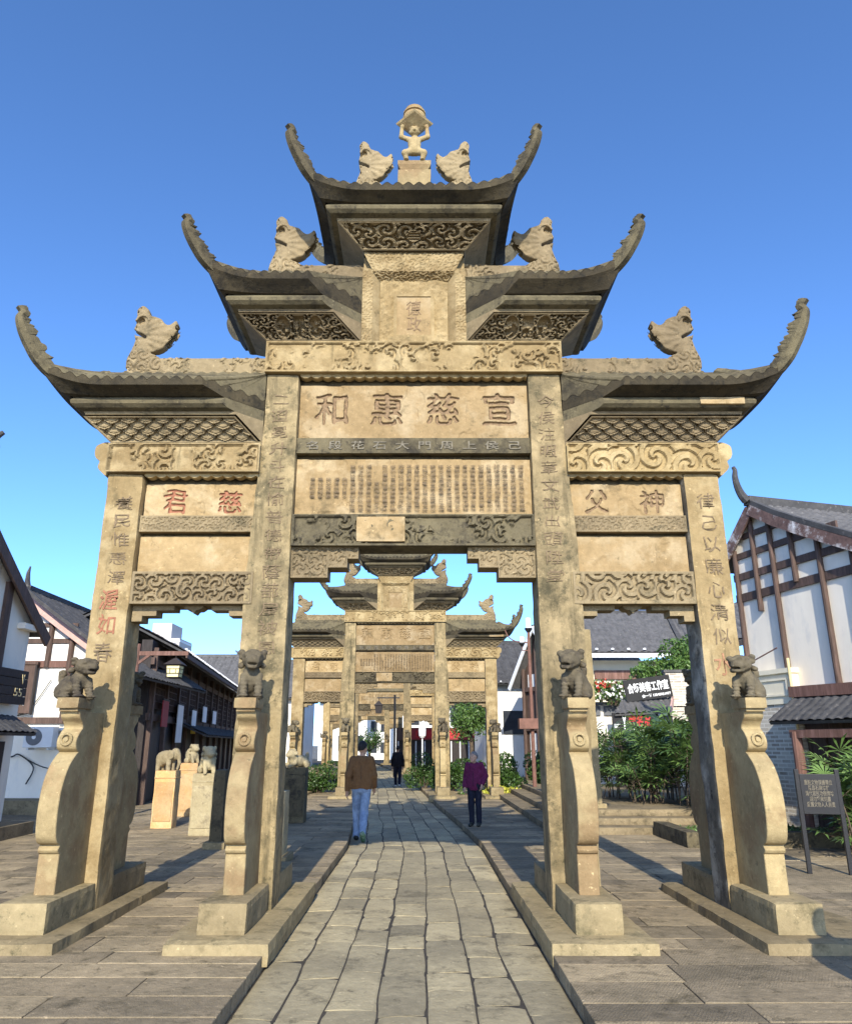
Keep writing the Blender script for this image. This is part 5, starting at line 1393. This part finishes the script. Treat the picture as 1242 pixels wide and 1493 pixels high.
# ------------------------------------------------------------------ lamps and signs
def lamps():
    T = thing('lantern_post', 'brown post with a hanging square yellow lantern in the left side bay', 'street lamp', (-6.9, 18.6, .1))
    mb = MB(); mb.tube([(0,0,0),(.0,0,3.95)], .065, 10); mb.tube([(0,0,0),(0,0,.3)], .10, 10); mb.build('post', 'wood_red', T)
    mb = MB(); mb.bar((-.5,0,3.72),(1.25,0,3.72),.06,.10); mb.bar((0,0,3.45),(.35,0,3.72),.05,.06); mb.build('arm', 'wood_red', T)
    l = MB(); l.frustum((-.40,.40,-.40,.40),(-.05,.05,-.05,.05),3.22,3.52); l.tube([(0,0,3.5),(0,0,3.72)],.015,6); l.frustum((-.27,.27,-.27,.27),(-.30,.30,-.30,.30),2.66,2.70); l.box(-.31,.31,-.31,.31,3.17,3.222)
    for sx in (-1,1):
        for sy in (-1,1): l.bar((sx*.255,sy*.255,2.68),(sx*.295,sy*.295,3.2),.03,.03)
    for z in (2.85, 3.04):
        for sy in (-1,1): l.bar((-.28,sy*.285,z),(.28,sy*.285,z),.02,.02); l.bar((sy*.285,-.28,z),(sy*.285,.28,z),.02,.02)
    for x in (-.13,.13):
        for sy in (-1,1): l.bar((x,sy*.285,2.85),(x,sy*.285,3.04),.02,.02)
    o = l.build('lantern_frame', 'wood_black', T); o.scale = (.56, .56, .56); o.location = (.95, 0, 3.72 * .44)
    g = MB(); g.frustum((-.245,.245,-.245,.245),(-.285,.285,-.285,.285),2.70,3.17); q = g.build('lantern_shade', 'lantern_glass', o)
    mb = MB(); mb.tube([(-.42,0,3.66),(-.42,0,3.50)], .02, 6); mb.tube([(-.42,0,3.52),(-.42,0,3.44),(-.42,0,3.32),(-.42,0,3.24)], [.04,.11,.12,.04], 12); mb.build('bulb', 'white', T)
    # white cylinder lamp post with brown box
    T = thing('lamp_post', 'brown lamp post with white cylinder lamps and a brown box, near the right inner pillar', 'street lamp', (3.45, 24.2, .1))
    mb = MB(); mb.tube([(0,0,0),(0,0,5.05)], [.065,.045], 10); mb.build('pole', 'rust', T)
    mb = MB(); mb.tube(catmull([(0,0,4.7),(-.35,0,4.72),(-.62,0,4.86),(-.75,0,5.1)],5), .02, 6); mb.tube([(0,0,4.45),(-.22,0,4.45),(-.22,0,4.62)], .018, 6); mb.build('arm', 'rust', T)
    mb = MB(); mb.tube([(0,0,5.02),(0,0,5.12),(0,0,5.16)], [.05,.12,.12], 12); mb.build('lamp_base', 'black_metal', T); mb = MB(); mb.tube([(-.22,0,4.58),(-.22,0,4.66),(-.22,0,4.70)], [.04,.09,.09], 12); mb.build('lamp_base', 'black_metal', T)
    mb = MB(); mb.tube([(0,0,5.16),(0,0,5.48)], .085, 14); mb.build('lamp_shade', 'white', T)
    mb = MB(); mb.tube([(-.22,0,4.70),(-.22,0,4.88)], .075, 14); mb.build('lamp_shade', 'white', T)
    mb = MB(); mb.box(-.42,.55,-.20,.20,2.05,2.36); mb.build('box', 'rust', T, bevel=.01)
    # old street lantern far along the path
    T = thing('lantern_post', 'dark lantern post with a side arm far along the footpath beside the third gateway', 'street lamp', (-1.35, 41, .1))
    mb = MB(); mb.tube([(0,0,0),(0,0,4.1)], .06, 8); mb.bar((-.95,0,3.95),(.25,0,3.95),.05,.06); mb.build('post', 'black_metal', T)
    mb = MB(); mb.frustum((-.24,.24,-.24,.24),(-.05,.05,-.05,.05),3.55,3.78); mb.frustum((-.14,.14,-.14,.14),(-.20,.20,-.20,.20),3.15,3.55); mb.tube([(0,0,3.75),(0,0,3.95)], .02, 6); o = mb.build('lantern', 'wood_black', T); o.location = (-.85,0,0)
    # white globe lamps near the banner
    for i, (x, y, z, lab) in enumerate(((.10,44,2.35,'white drum-shaped lamp on a thin pole just right of the third gateway pillar'), (1.35,47,2.95,'larger white stepped lamp above the red banner'), (3.05,47,2.75,'white lamp right of the second gateway inner pillar, above the red banner'))):
        T = thing('lamp_post', lab, 'street lamp', (x, y, .1))
        mb = MB(); mb.tube([(0,0,0),(0,0,z-.4)], .04, 8); mb.build('pole', 'white_metal', T)
        mb = MB(); mb.tube([(0,0,z-.4),(0,0,z-.3),(0,0,z),(0,0,z+.25),(0,0,z+.3)], [.11,.19,.21,.18,.08], 12)
        if i: mb.tube([(0,0,z+.3),(0,0,z+.65)], [.15,.12], 12)
        mb.build('lamp_shade', 'white', T)
    # information board
    T = thing('information_board', 'black information board on two leaning posts at the right edge', 'sign', (5.25, 10.65, .1), R(-14))
    for x in (-.22, .27):
        mb = MB(); mb.bar((x,0,0),(x,.0,1.28),.055,.055); mb.build('post', 'black_metal', T, bevel=.005)
    mb = MB(); mb.box(-.195,.245,-.03,.02,.72,1.22); b = mb.build('board', 'black_metal', T, bevel=.006)
    text('lettering', '重點文物保護單位\n隆昌石牌坊群\n清代官民功德牌坊\n請勿攀爬刻畫\n愛護文物人人有責', .055, 'letter_grey', b, (.025,-.032,.98), bold=.0005, ext=.001, fit=(.34,.34))
lamps()

# ------------------------------------------------------------------ plants
def leaf_quads(rng, n, centre, size, mb, sx=1.0, up=.3):
    V = []; F = []; T = []
    for i in range(n):
        c = centre(rng); a = rng.normal(size=3); a[2] += up; a /= np.linalg.norm(a)
        b = np.cross(a, rng.normal(size=3)); b /= np.linalg.norm(b); s = size * rng.uniform(.6, 1.3); k = len(V)
        nrm = np.cross(a, b)
        V += [c - a*s*.5, c + b*s*.28*sx + nrm*s*.08, c + a*s*.5, c - b*s*.28*sx + nrm*s*.08]; F.append((k,k+1,k+2,k+3)); T.append(float(rng.uniform(0.02,.98)) * (.98 if rng.rand() > .03 else .5))
    mb.add(V, F, 0, T)
PALMS = {}
def palm_source(seed):
    rng = np.random.RandomState(seed); st = MB(); lf = MB(); nst = 17
    for s in range(nst):
        r = .42 * math.sqrt(rng.rand()); a = rng.rand() * 6.283; bx, by = r * math.cos(a), r * math.sin(a); h = rng.uniform(.55, 1.45); lx, ly = rng.normal(0, .13, 2)
        top = np.array([bx + lx, by + ly, h]); st.tube([(bx,by,-.05),(bx+lx*.4,by+ly*.4,h*.5),tuple(top)], [.014,.013,.011], 5)
        for k in range(6):
            aa = rng.rand() * 6.283; el = rng.uniform(-.15, .95); d = np.array([math.cos(aa)*math.cos(el), math.sin(aa)*math.cos(el), math.sin(el)])
            o = top - np.array([0,0,rng.uniform(0,.4)]); ln = rng.uniform(.18,.36); tip = o + d * ln; st.tube([tuple(o), tuple(tip)], [.006,.004], 4, cap=False)
            side = np.cross(d, [0,0,1]); side /= np.linalg.norm(side) + 1e-6; upv = np.cross(side, d); tn = rng.uniform(.15,.95); nf = rng.randint(7, 11); L_ = rng.uniform(.36,.54)
            for q in range(nf):
                th = (q / (nf-1) - .5) * 3.5; dd = d*math.cos(th) + side*math.sin(th); dd = dd / np.linalg.norm(dd); wd = .023*rng.uniform(.8,1.3)
                pp = np.cross(dd, upv); pp /= np.linalg.norm(pp) + 1e-6; ll = L_ * (1 - .18*abs(th)) ; dr = np.array([0,0,-1.0])
                p0, p1, p2 = tip, tip + dd*ll*.55 + upv*.015, tip + dd*ll + dr*ll*.13
                lf.add([p0, p1 - pp*wd, p2, p1 + pp*wd], [(0,1,2,3)], 0, float(np.clip(tn + rng.normal(0,.12),.01,.99)))
    return st, lf
def lady_palm(label, loc, sc, rz, src):
    T = thing('lady_palm', label, 'palm', loc, rz, 'lady palms on the right terrace'); T.scale = (sc, sc, sc)
    if src not in PALMS:
        st, lf = palm_source(src); a = st.build('stems', 'bark', T); b = lf.build('leaves', 'palm_leaf', T); PALMS[src] = (a, b)
    else:
        for o in PALMS[src]:
            c = o.copy(); COL.objects.link(c); c.parent = T
pl = [((3.95,19.6,.45),1.0,0,'lady palm clump nearest the tall stone slab, back row of the terrace'),((4.7,19.2,.45),1.05,1.2,'lady palm clump of the back row, second from the tall stone slab'),((5.5,18.9,.45),1.1,2.2,'lady palm clump in the middle of the back row below the shop signs'),
      ((6.2,18.2,.45),1.25,3,'tall lady palm clump before the brick wall'),((5.0,17.6,.42),.95,4,'front lady palm clump with white stems showing under it'),((5.7,16.7,.40),1.12,5,'lady palm clump at the front of the terrace, left of the right outer drum stone'),
      ((6.5,16.9,.40),1.2,.6,'lady palm clump half hidden by the right outer pillar'),((5.9,15.4,.25),.85,1.6,'low lady palm clump at the foot of the terrace by the rear right drum stone'),
      ((6.55,11.9,.12),.9,2.6,'lady palm clump at the right edge behind the information board'),((7.0,12.9,.12),.95,3.6,'lady palm clump behind the one at the right edge, by the shop front')]
for i, (p, s, r, lab) in enumerate(pl): lady_palm(lab, p, s, r, i % 3)
def bush(name, label, loc, rad, n, mat, size=.085, seed=0, group=None, twigs=True, cat='bush'):
    T = thing(name, label, cat, loc, 0, group); rng = np.random.RandomState(seed)
    blobs = [(rng.uniform(-.6,.6,3) * np.array(rad), rng.uniform(.4,.7)) for _ in range(9)]
    def c(r):
        b, k = blobs[r.randint(len(blobs))]; d = r.normal(size=3); d /= np.linalg.norm(d); q = b + d * np.array(rad) * k * r.uniform(.55,1.02) ** .5
        q[2] = max(q[2], -rad[2]*.96); return q + np.array([0,0,rad[2]])
    mb = MB(); leaf_quads(rng, n, c, size, mb); mb.build('leaves', mat, T)
    if twigs:
        mb = MB()
        for k in range(9):
            a = rng.rand()*6.28; e = np.array([math.cos(a)*rad[0]*.6, math.sin(a)*rad[1]*.6, rad[2]*rng.uniform(.9,1.7)]); mb.tube([(e[0]*.15,e[1]*.15,-.02),tuple(e*.6),tuple(e)], [.02,.014,.006], 5)
        mb.build('stems', 'bark', T)
    return T
bush('hedge', 'dark clipped hedge left of the second gateway, behind the man in the brown jacket', (-3.55,27.6,.1), (.85,.7,.62), 4200, 'hedge_leaf', .09, 1, 'hedges around the second gateway')
bush('hedge', 'dark hedge between the right pillars of the second gateway, behind the woman', (1.15,28.6,.1), (.95,.6,.62), 4200, 'hedge_leaf', .09, 2, 'hedges around the second gateway')
bush('hedge', 'dark hedge just left of the second gateway right inner pillar', (.15,30.6,.1), (.75,.6,.62), 3500, 'hedge_leaf', .09, 3, 'hedges around the second gateway')
bush('shrub', 'light green shrub with bare stems beside the woman in plum', (1.75,26.9,.1), (.45,.4,.5), 900, 'tree_leaf', .10, 4)
bush('shrub', 'leggy green shrub by the brown lamp post', (2.85,26.6,.1), (.75,.6,.70), 2400, 'hedge_leaf', .11, 5)
bush('shrub', 'green shrub right behind the brown lamp post, beside the right inner pillar', (4.1,26.2,.1), (.6,.6,.72), 2200, 'hedge_leaf', .11, 6)
bush('flower_clump', 'bright yellow-green low clump at the foot of the brown lamp post', (2.6,25.6,.1), (.55,.3,.18), 520, 'yellow_leaf', .13, 7, cat='plant')
bush('flower_clump', 'small yellow-green clump right of the brown lamp post', (3.95,25.3,.1), (.3,.25,.16), 260, 'yellow_leaf', .13, 8, cat='plant')
bush('shrub', 'bright leafy shrub on the roof terrace above the black sign', (8.15,26.2,3.5), (1.0,.6,.55), 2400, 'tree_leaf', .13, 9)
bush('shrub', 'tall green shrub on the roof terrace beside the right outer pillar', (9.15,26.6,3.7), (.75,.6,.80), 2400, 'tree_leaf', .13, 10)
b = bush('flowering_shrub', 'shrub with red and white flowers on the terrace parapet left of the black sign', (6.35,25.6,2.95), (.8,.4,.45), 1300, 'tree_leaf', .11, 11)
mb = MB(); leaf_quads(np.random.RandomState(3), 60, lambda r: np.array([-.45,-.3,.62]) + r.normal(size=3)*np.array([.15,.08,.10]), .12, mb, 1.6); mb.build('red_flowers', 'flower_red', b)
mb = MB(); leaf_quads(np.random.RandomState(4), 60, lambda r: np.array([.0,-.38,.35]) + r.normal(size=3)*np.array([.4,.06,.16]), .11, mb, 1.6); mb.build('white_flowers', 'flower_white', b)
def tree(label, loc, h, cr, seed, n=5200, mat='tree_leaf'):
    T = thing('tree', label, 'tree', loc); rng = np.random.RandomState(seed); mb = MB(); tips = []
    mb.tube([(0,0,0),(.05,0,h*.3),(.0,.05,h*.55)], [.13,.10,.08], 8)
    for k in range(9):
        a = k*2.4; z0 = h*rng.uniform(.35,.55); e = np.array([math.cos(a)*cr*.7, math.sin(a)*cr*.7, h*rng.uniform(.6,.95)]); mb.tube([(0,0,z0),tuple((e+np.array([0,0,z0]))/2+rng.normal(0,.1,3)),tuple(e)], [.06,.04,.015], 6); tips.append(e)
    mb.build('trunk', 'bark', T); mb = MB()
    leaf_quads(rng, n, lambda r: tips[r.randint(len(tips))]*r.uniform(.75,1.05) + r.normal(size=3)*cr*.24, .14, mb); mb.build('crown', mat, T)
tree('green tree behind the right bay of the second gateway', (2.55, 40, .1), 4.4, 1.0, 3)
tree('round green tree far down the street by the last gateways', (-3.9, 60, .1), 2.6, .9, 5, 1800, 'hedge_leaf')
# planter kerb and grass behind the information board
mb = MB(); worn(mb, 4.3, 8.4, 13.2, 13.45, .08, .34, .015, .03, .12, 3); worn(mb, 4.3, 4.55, 13.46, 15.05, .08, .34, .015, .03, .12, 5)
k = struct(mb.build('planter_kerb', 'st_grey'))
mb = MB(); rng = np.random.RandomState(5)
leaf_quads(rng, 2600, lambda r: np.array([r.uniform(4.6,7.2), r.uniform(13.5,15.0), .16+.10*r.rand()]), .12, mb, .5, 1.5); struct(mb.build('grass', 'palm_leaf'), 'stuff')

# ------------------------------------------------------------------ people
def person(label, loc, rz, J, H, clothes, hair='short', res=.011, look=0.0, old=False):
    """J: joint dict in a 1.70 m body facing -y; clothes: dict of materials"""
    T = thing('person', label, 'person', loc, rz); s = H / 1.70; T.scale = (s, s, s)
    Rl = math.cos(look); Rs = math.sin(look)
    hc = np.array(J['head'])
    def hp(x, y, z): return (hc[0] + x*Rl - y*Rs, hc[1] + x*Rs + y*Rl, hc[2] + z)
    def hl(P):   # head local coordinates
        q = P - hc.astype(np.float32); return np.stack([q[...,0]*Rl + q[...,1]*Rs, -q[...,0]*Rs + q[...,1]*Rl, q[...,2]], -1)
    def limb(P, a, b, c, r, k=.02): return smin(cap(P, J[a], J[b], r[0], r[1]), cap(P, J[b], J[c], r[1], r[2]), k)
    def hand(P, sd):
        w_ = np.array(J['wr'+sd], float); e = np.array(J['el'+sd], float); d = w_ - e; d /= np.linalg.norm(d); d = d*.6 + np.array([0,-.25,-.6]); d /= np.linalg.norm(d)
        sx = 1 if sd == 'L' else -1; f = np.array([0,-1.0,0]); f -= d*(f@d); f /= np.linalg.norm(f); inn = np.array([-sx,0,0])
        o = [cap(P, w_, w_ + d*.075, .026, .030)]
        for k, (off, ln) in enumerate(((.026,.072),(.009,.082),(-.009,.076),(-.025,.06))):
            b0 = w_ + d*.08 + f*off; b1 = b0 + d*ln*.5 + inn*.006; b2 = b1 + d*ln*.42 + inn*.022; o.append(np.minimum(cap(P, b0, b1, .0095, .009), cap(P, b1, b2, .009, .0075)))
        b0 = w_ + d*.03 + f*.024; b1 = b0 + d*.035 + f*.024; o.append(np.minimum(cap(P, b0, b1, .011,.010), cap(P, b1, b1 + d*.03 + inn*.01, .010,.008)))
        r = o[0]
        for q in o[1:]: r = smin(r, q, .006)
        return r
    def body(P):
        Q = hl(P)
        hd = blend([ell(Q,(0,.012,.02),(.076,.096,.10)), ell(Q,(0,-.02,-.045),(.058,.066,.065)), ell(Q,(0,-.065,-.095),(.024,.022,.018))], .03)
        hd = blend([hd, cap(Q,(0,-.088,.022),(0,-.108,-.018),.010,.014), ell(Q,(0,-.085,-.058),(.026,.014,.007)), ell(Q,(-.078,.012,-.005),(.011,.022,.032)), ell(Q,(.078,.012,-.005),(.011,.022,.032)), ell(Q,(0,-.083,.037),(.05,.014,.008))], .009)
        for sx in (-1,1):
            hd = np.maximum(hd, -ell(Q,(sx*.031,-.097,.018),(.016,.014,.008))); hd = np.minimum(hd, ell(Q,(sx*.031,-.080,.018),(.013,.012,.011)))
        nk = cap(P, np.array(J['neck'])+np.array([0,.01,-.03]), hc + np.array([0,.015,-.06]), .052, .05)
        ch = np.array(J['chest']); pv = np.array(J['pelvis'])
        tor = blend([ell(P, ch, (.15,.095,.17)), ell(P, (ch+pv)/2, (.13,.09,.16)), ell(P, pv, (.145,.10,.11))], .06)
        d = smin(smin(hd, nk, .02), tor, .03)
        for sd in 'LR':
            d = smin(d, limb(P,'sh'+sd,'el'+sd,'wr'+sd,(.047,.038,.026)), .03); d = smin(d, hand(P, sd), .012)
            d = smin(d, limb(P,'hp'+sd,'kn'+sd,'an'+sd,(.078,.052,.034)), .03); d = smin(d, cap(P, J['an'+sd], J['to'+sd], .034,.026), .02)
        return d
    A = np.array(list(J.values())); lo = A.min(0) - .12; hi = A.max(0) + .14
    b = sculpt('body', body, lo, hi, res, 'skin', T)
    fold = lambda P: .020*(vnoise(P*np.array([1,1,.55],np.float32), 17, 3) - .5) + .006*(vnoise(P, 40, 9) - .5)
    def coat(P):
        ch = np.array(J['chest']); pv = np.array(J['pelvis']); ln = clothes.get('coat_len', -.02)
        tor = blend([ell(P, ch + np.array([0,0,.02]), (.19,.125,.20)), ell(P, (ch+pv)/2, (.185,.125,.20)), ell(P, pv + np.array([0,0,.0]), (.195,.135,.20)), ell(P, np.array(J['neck'])+np.array([0,.005,-.055]), (.13,.085,.06))], .07)
        for sd in 'LR': tor = smin(tor, limb(P,'sh'+sd,'el'+sd,'wr'+sd,(.073,.062,.050)), .035)
        wl = np.array(J['wrL']); 
        for sd in 'LR':
            wv = np.array(J['wr'+sd],np.float32); e = np.array(J['el'+sd],np.float32); d = (wv-e)/np.linalg.norm(wv-e)
            near = np.linalg.norm(P - wv, axis=-1) < .13
            tor = np.where(near, np.maximum(tor, (P - wv) @ d - .0), tor)
        arm = np.minimum(limb(P,'shL','elL','wrL',(.075,.064,.052)), limb(P,'shR','elR','wrR',(.075,.064,.052)))
        hem = (pv[2] + ln) - P[...,2]
        tor = np.where(arm < .004, tor, np.maximum(tor, hem))
        tor = np.maximum(tor, -(cap(P, np.array(J['neck'])+np.array([0,-.005,-.02]), hc, .058, .062)))
        return tor + fold(P)
    c = sculpt('jacket', coat, lo, hi, res, clothes['coat'], T)
    if 'seam' in clothes:
        ch = np.array(J['chest']); pv = np.array(J['pelvis'])
        mb = MB(); mb.tube([(ch[0],ch[1]+.118,ch[2]+.12),(ch[0],ch[1]+.145,ch[2]-.05),(pv[0],pv[1]+.150,pv[2]+.12)], .004, 6); mb.build('seam', 'wood_black', c)
    if 'buttons' in clothes:
        ch = np.array(J['chest']); pv = np.array(J['pelvis'])
        mb = MB(); mb.tube(catmull([(0,ch[1]-.075,ch[2]+.16),(0,ch[1]-.128,ch[2]+.02),(0,(ch[1]+pv[1])/2-.135,(ch[2]+pv[2])/2),(0,pv[1]-.142,pv[2]-.02)],5), .008, 6)
        for z in np.linspace(pv[2], ch[2]+.08, 4): mb.tube([(-.02,ch[1]-.131,z),(.02,ch[1]-.131,z)], .008, 6)
        mb.build('placket', clothes['buttons'], c)
    def legs(P):
        pv = np.array(J['pelvis']); d = ell(P, pv + np.array([0,.01,-.01]), (.165,.125,.13))
        for sd in 'LR': d = smin(d, limb(P,'hp'+sd,'kn'+sd,'an'+sd,(.098,.074,.060)), .035)
        for sd in 'LR':
            a = np.array(J['an'+sd],np.float32); k = np.array(J['kn'+sd],np.float32); t = (a-k)/np.linalg.norm(a-k)
            d = np.where(np.linalg.norm(P-a,axis=-1) < .16, np.maximum(d, (P-a)@t - .025), d)
        d = np.maximum(d, P[...,2] - (pv[2]+.06)); return d + fold(P)
    sculpt('trousers', legs, lo, hi, res, clothes['legs'], T)
    for sd in 'LR':
        a = np.array(J['an'+sd]); t = np.array(J['to'+sd])
        def shoe(P):
            fw = t - a; fw /= np.linalg.norm(fw); hl_ = a - fw*.035 + np.array([0,0,-.035])
            return blend([cap(P, hl_, t, .042,.036), cap(P, a+np.array([0,0,.0]), a+np.array([0,0,-.03]), .05,.045), cap(P, (hl_+t)/2, t, .045,.038)], .02)
        lo2 = np.minimum(a, t) - .10; hi2 = np.maximum(a, t) + .10; lo2[2] = min(a[2], t[2]) - .08
        sculpt('shoe', shoe, lo2, hi2, .010, clothes['shoe'+sd] if 'shoe'+sd in clothes else clothes['shoe'], T)
    def hairf(P):
        Q = hl(P); cap_ = ell(Q,(0,.02,.034),(.087,.105,.105)); nape = ell(Q,(0,.06,-.035),(.074,.058,.092)); d = smin(cap_, nape, .02)
        cut = -(Q[...,1] + .038 + (Q[...,2]-.03)*-.55); face = np.maximum(-(Q[...,1]+.045), 0)
        d = np.maximum(d, -(Q[...,1] - (-.055 + np.clip((.075 - Q[...,2])*1.5, 0, .2)) ))
        return d + .010*(vnoise(Q*np.array([1,1,.5],np.float32),60,4)-.5)
    sculpt('hair', hairf, hc - .14, hc + .16, .008, clothes['hair'], T)
    return T
J0 = dict(head=(0,-.01,1.585), neck=(0,.0,1.44), chest=(0,0,1.24), pelvis=(0,0,.93), shL=(.165,.005,1.385), shR=(-.165,.005,1.385), elL=(.235,.05,1.12), elR=(-.235,.05,1.12), wrL=(.245,-.02,.86), wrR=(-.245,-.02,.86),
          hpL=(.085,0,.90), hpR=(-.085,0,.90), knL=(.09,-.01,.49), knR=(-.09,-.01,.49), anL=(.09,.02,.085), anR=(-.09,.02,.085), toL=(.105,-.13,.035), toR=(-.105,-.13,.035))
Jw = dict(J0, head=(-.012,-.02,1.585), chest=(0,-.01,1.24), wrL=(.255,.06,.85), elL=(.235,.09,1.12), wrR=(-.225,-.12,.90), elR=(-.225,.02,1.12), knL=(.085,-.16,.50), anL=(.085,-.12,.085), toL=(.09,-.27,.035), knR=(-.06,.02,.48), anR=(-.055,.26,.165), toR=(-.06,.155,.045))
person('man in brown jacket and blue jeans walking away along the left of the footpath', (-1.10, 14.95, 0), math.pi, Jw, 1.74, dict(coat='jacket_brown', coat_len=-.05, legs='jeans', shoeL='shoe_dark', shoeR='shoe_green', hair='hair', seam=1), look=-.35)
Jo = dict(J0, head=(.0,-.06,1.56), neck=(0,-.02,1.42), chest=(0,-.0,1.22), wrL=(.205,-.10,.93), elL=(.265,.06,1.13), wrR=(-.235,-.05,.86))
person('elderly woman in plum jacket and dark trousers standing on the right pavement', (1.12, 16.6, .1), R(-18), Jo, 1.46, dict(coat='cloth_plum', coat_len=-.13, legs='cloth_navy', shoe='shoe_dark', hair='hair_grey', buttons='cloth_plumdark'), look=-.45, old=True)
Jf = dict(J0, anL=(.09,-.10,.085), knL=(.09,-.12,.49), toL=(.10,-.25,.035), anR=(-.08,.17,.11), toR=(-.09,.04,.04))
person('walker in black coat and trousers far along the footpath, before the third gateway', (-.95, 33.2, 0), math.pi, Jf, 1.62, dict(coat='cloth_black', coat_len=-.10, legs='cloth_navy', shoe='white_metal', hair='hair'), res=.016)
person('bystander in dark coat whose shadow falls beside the right outer drum stone', (3.36, 4.42, .1), math.pi, J0, 1.66, dict(coat='cloth_black', coat_len=-.15, legs='cloth_navy', shoe='shoe_dark', hair='hair'), res=.018)
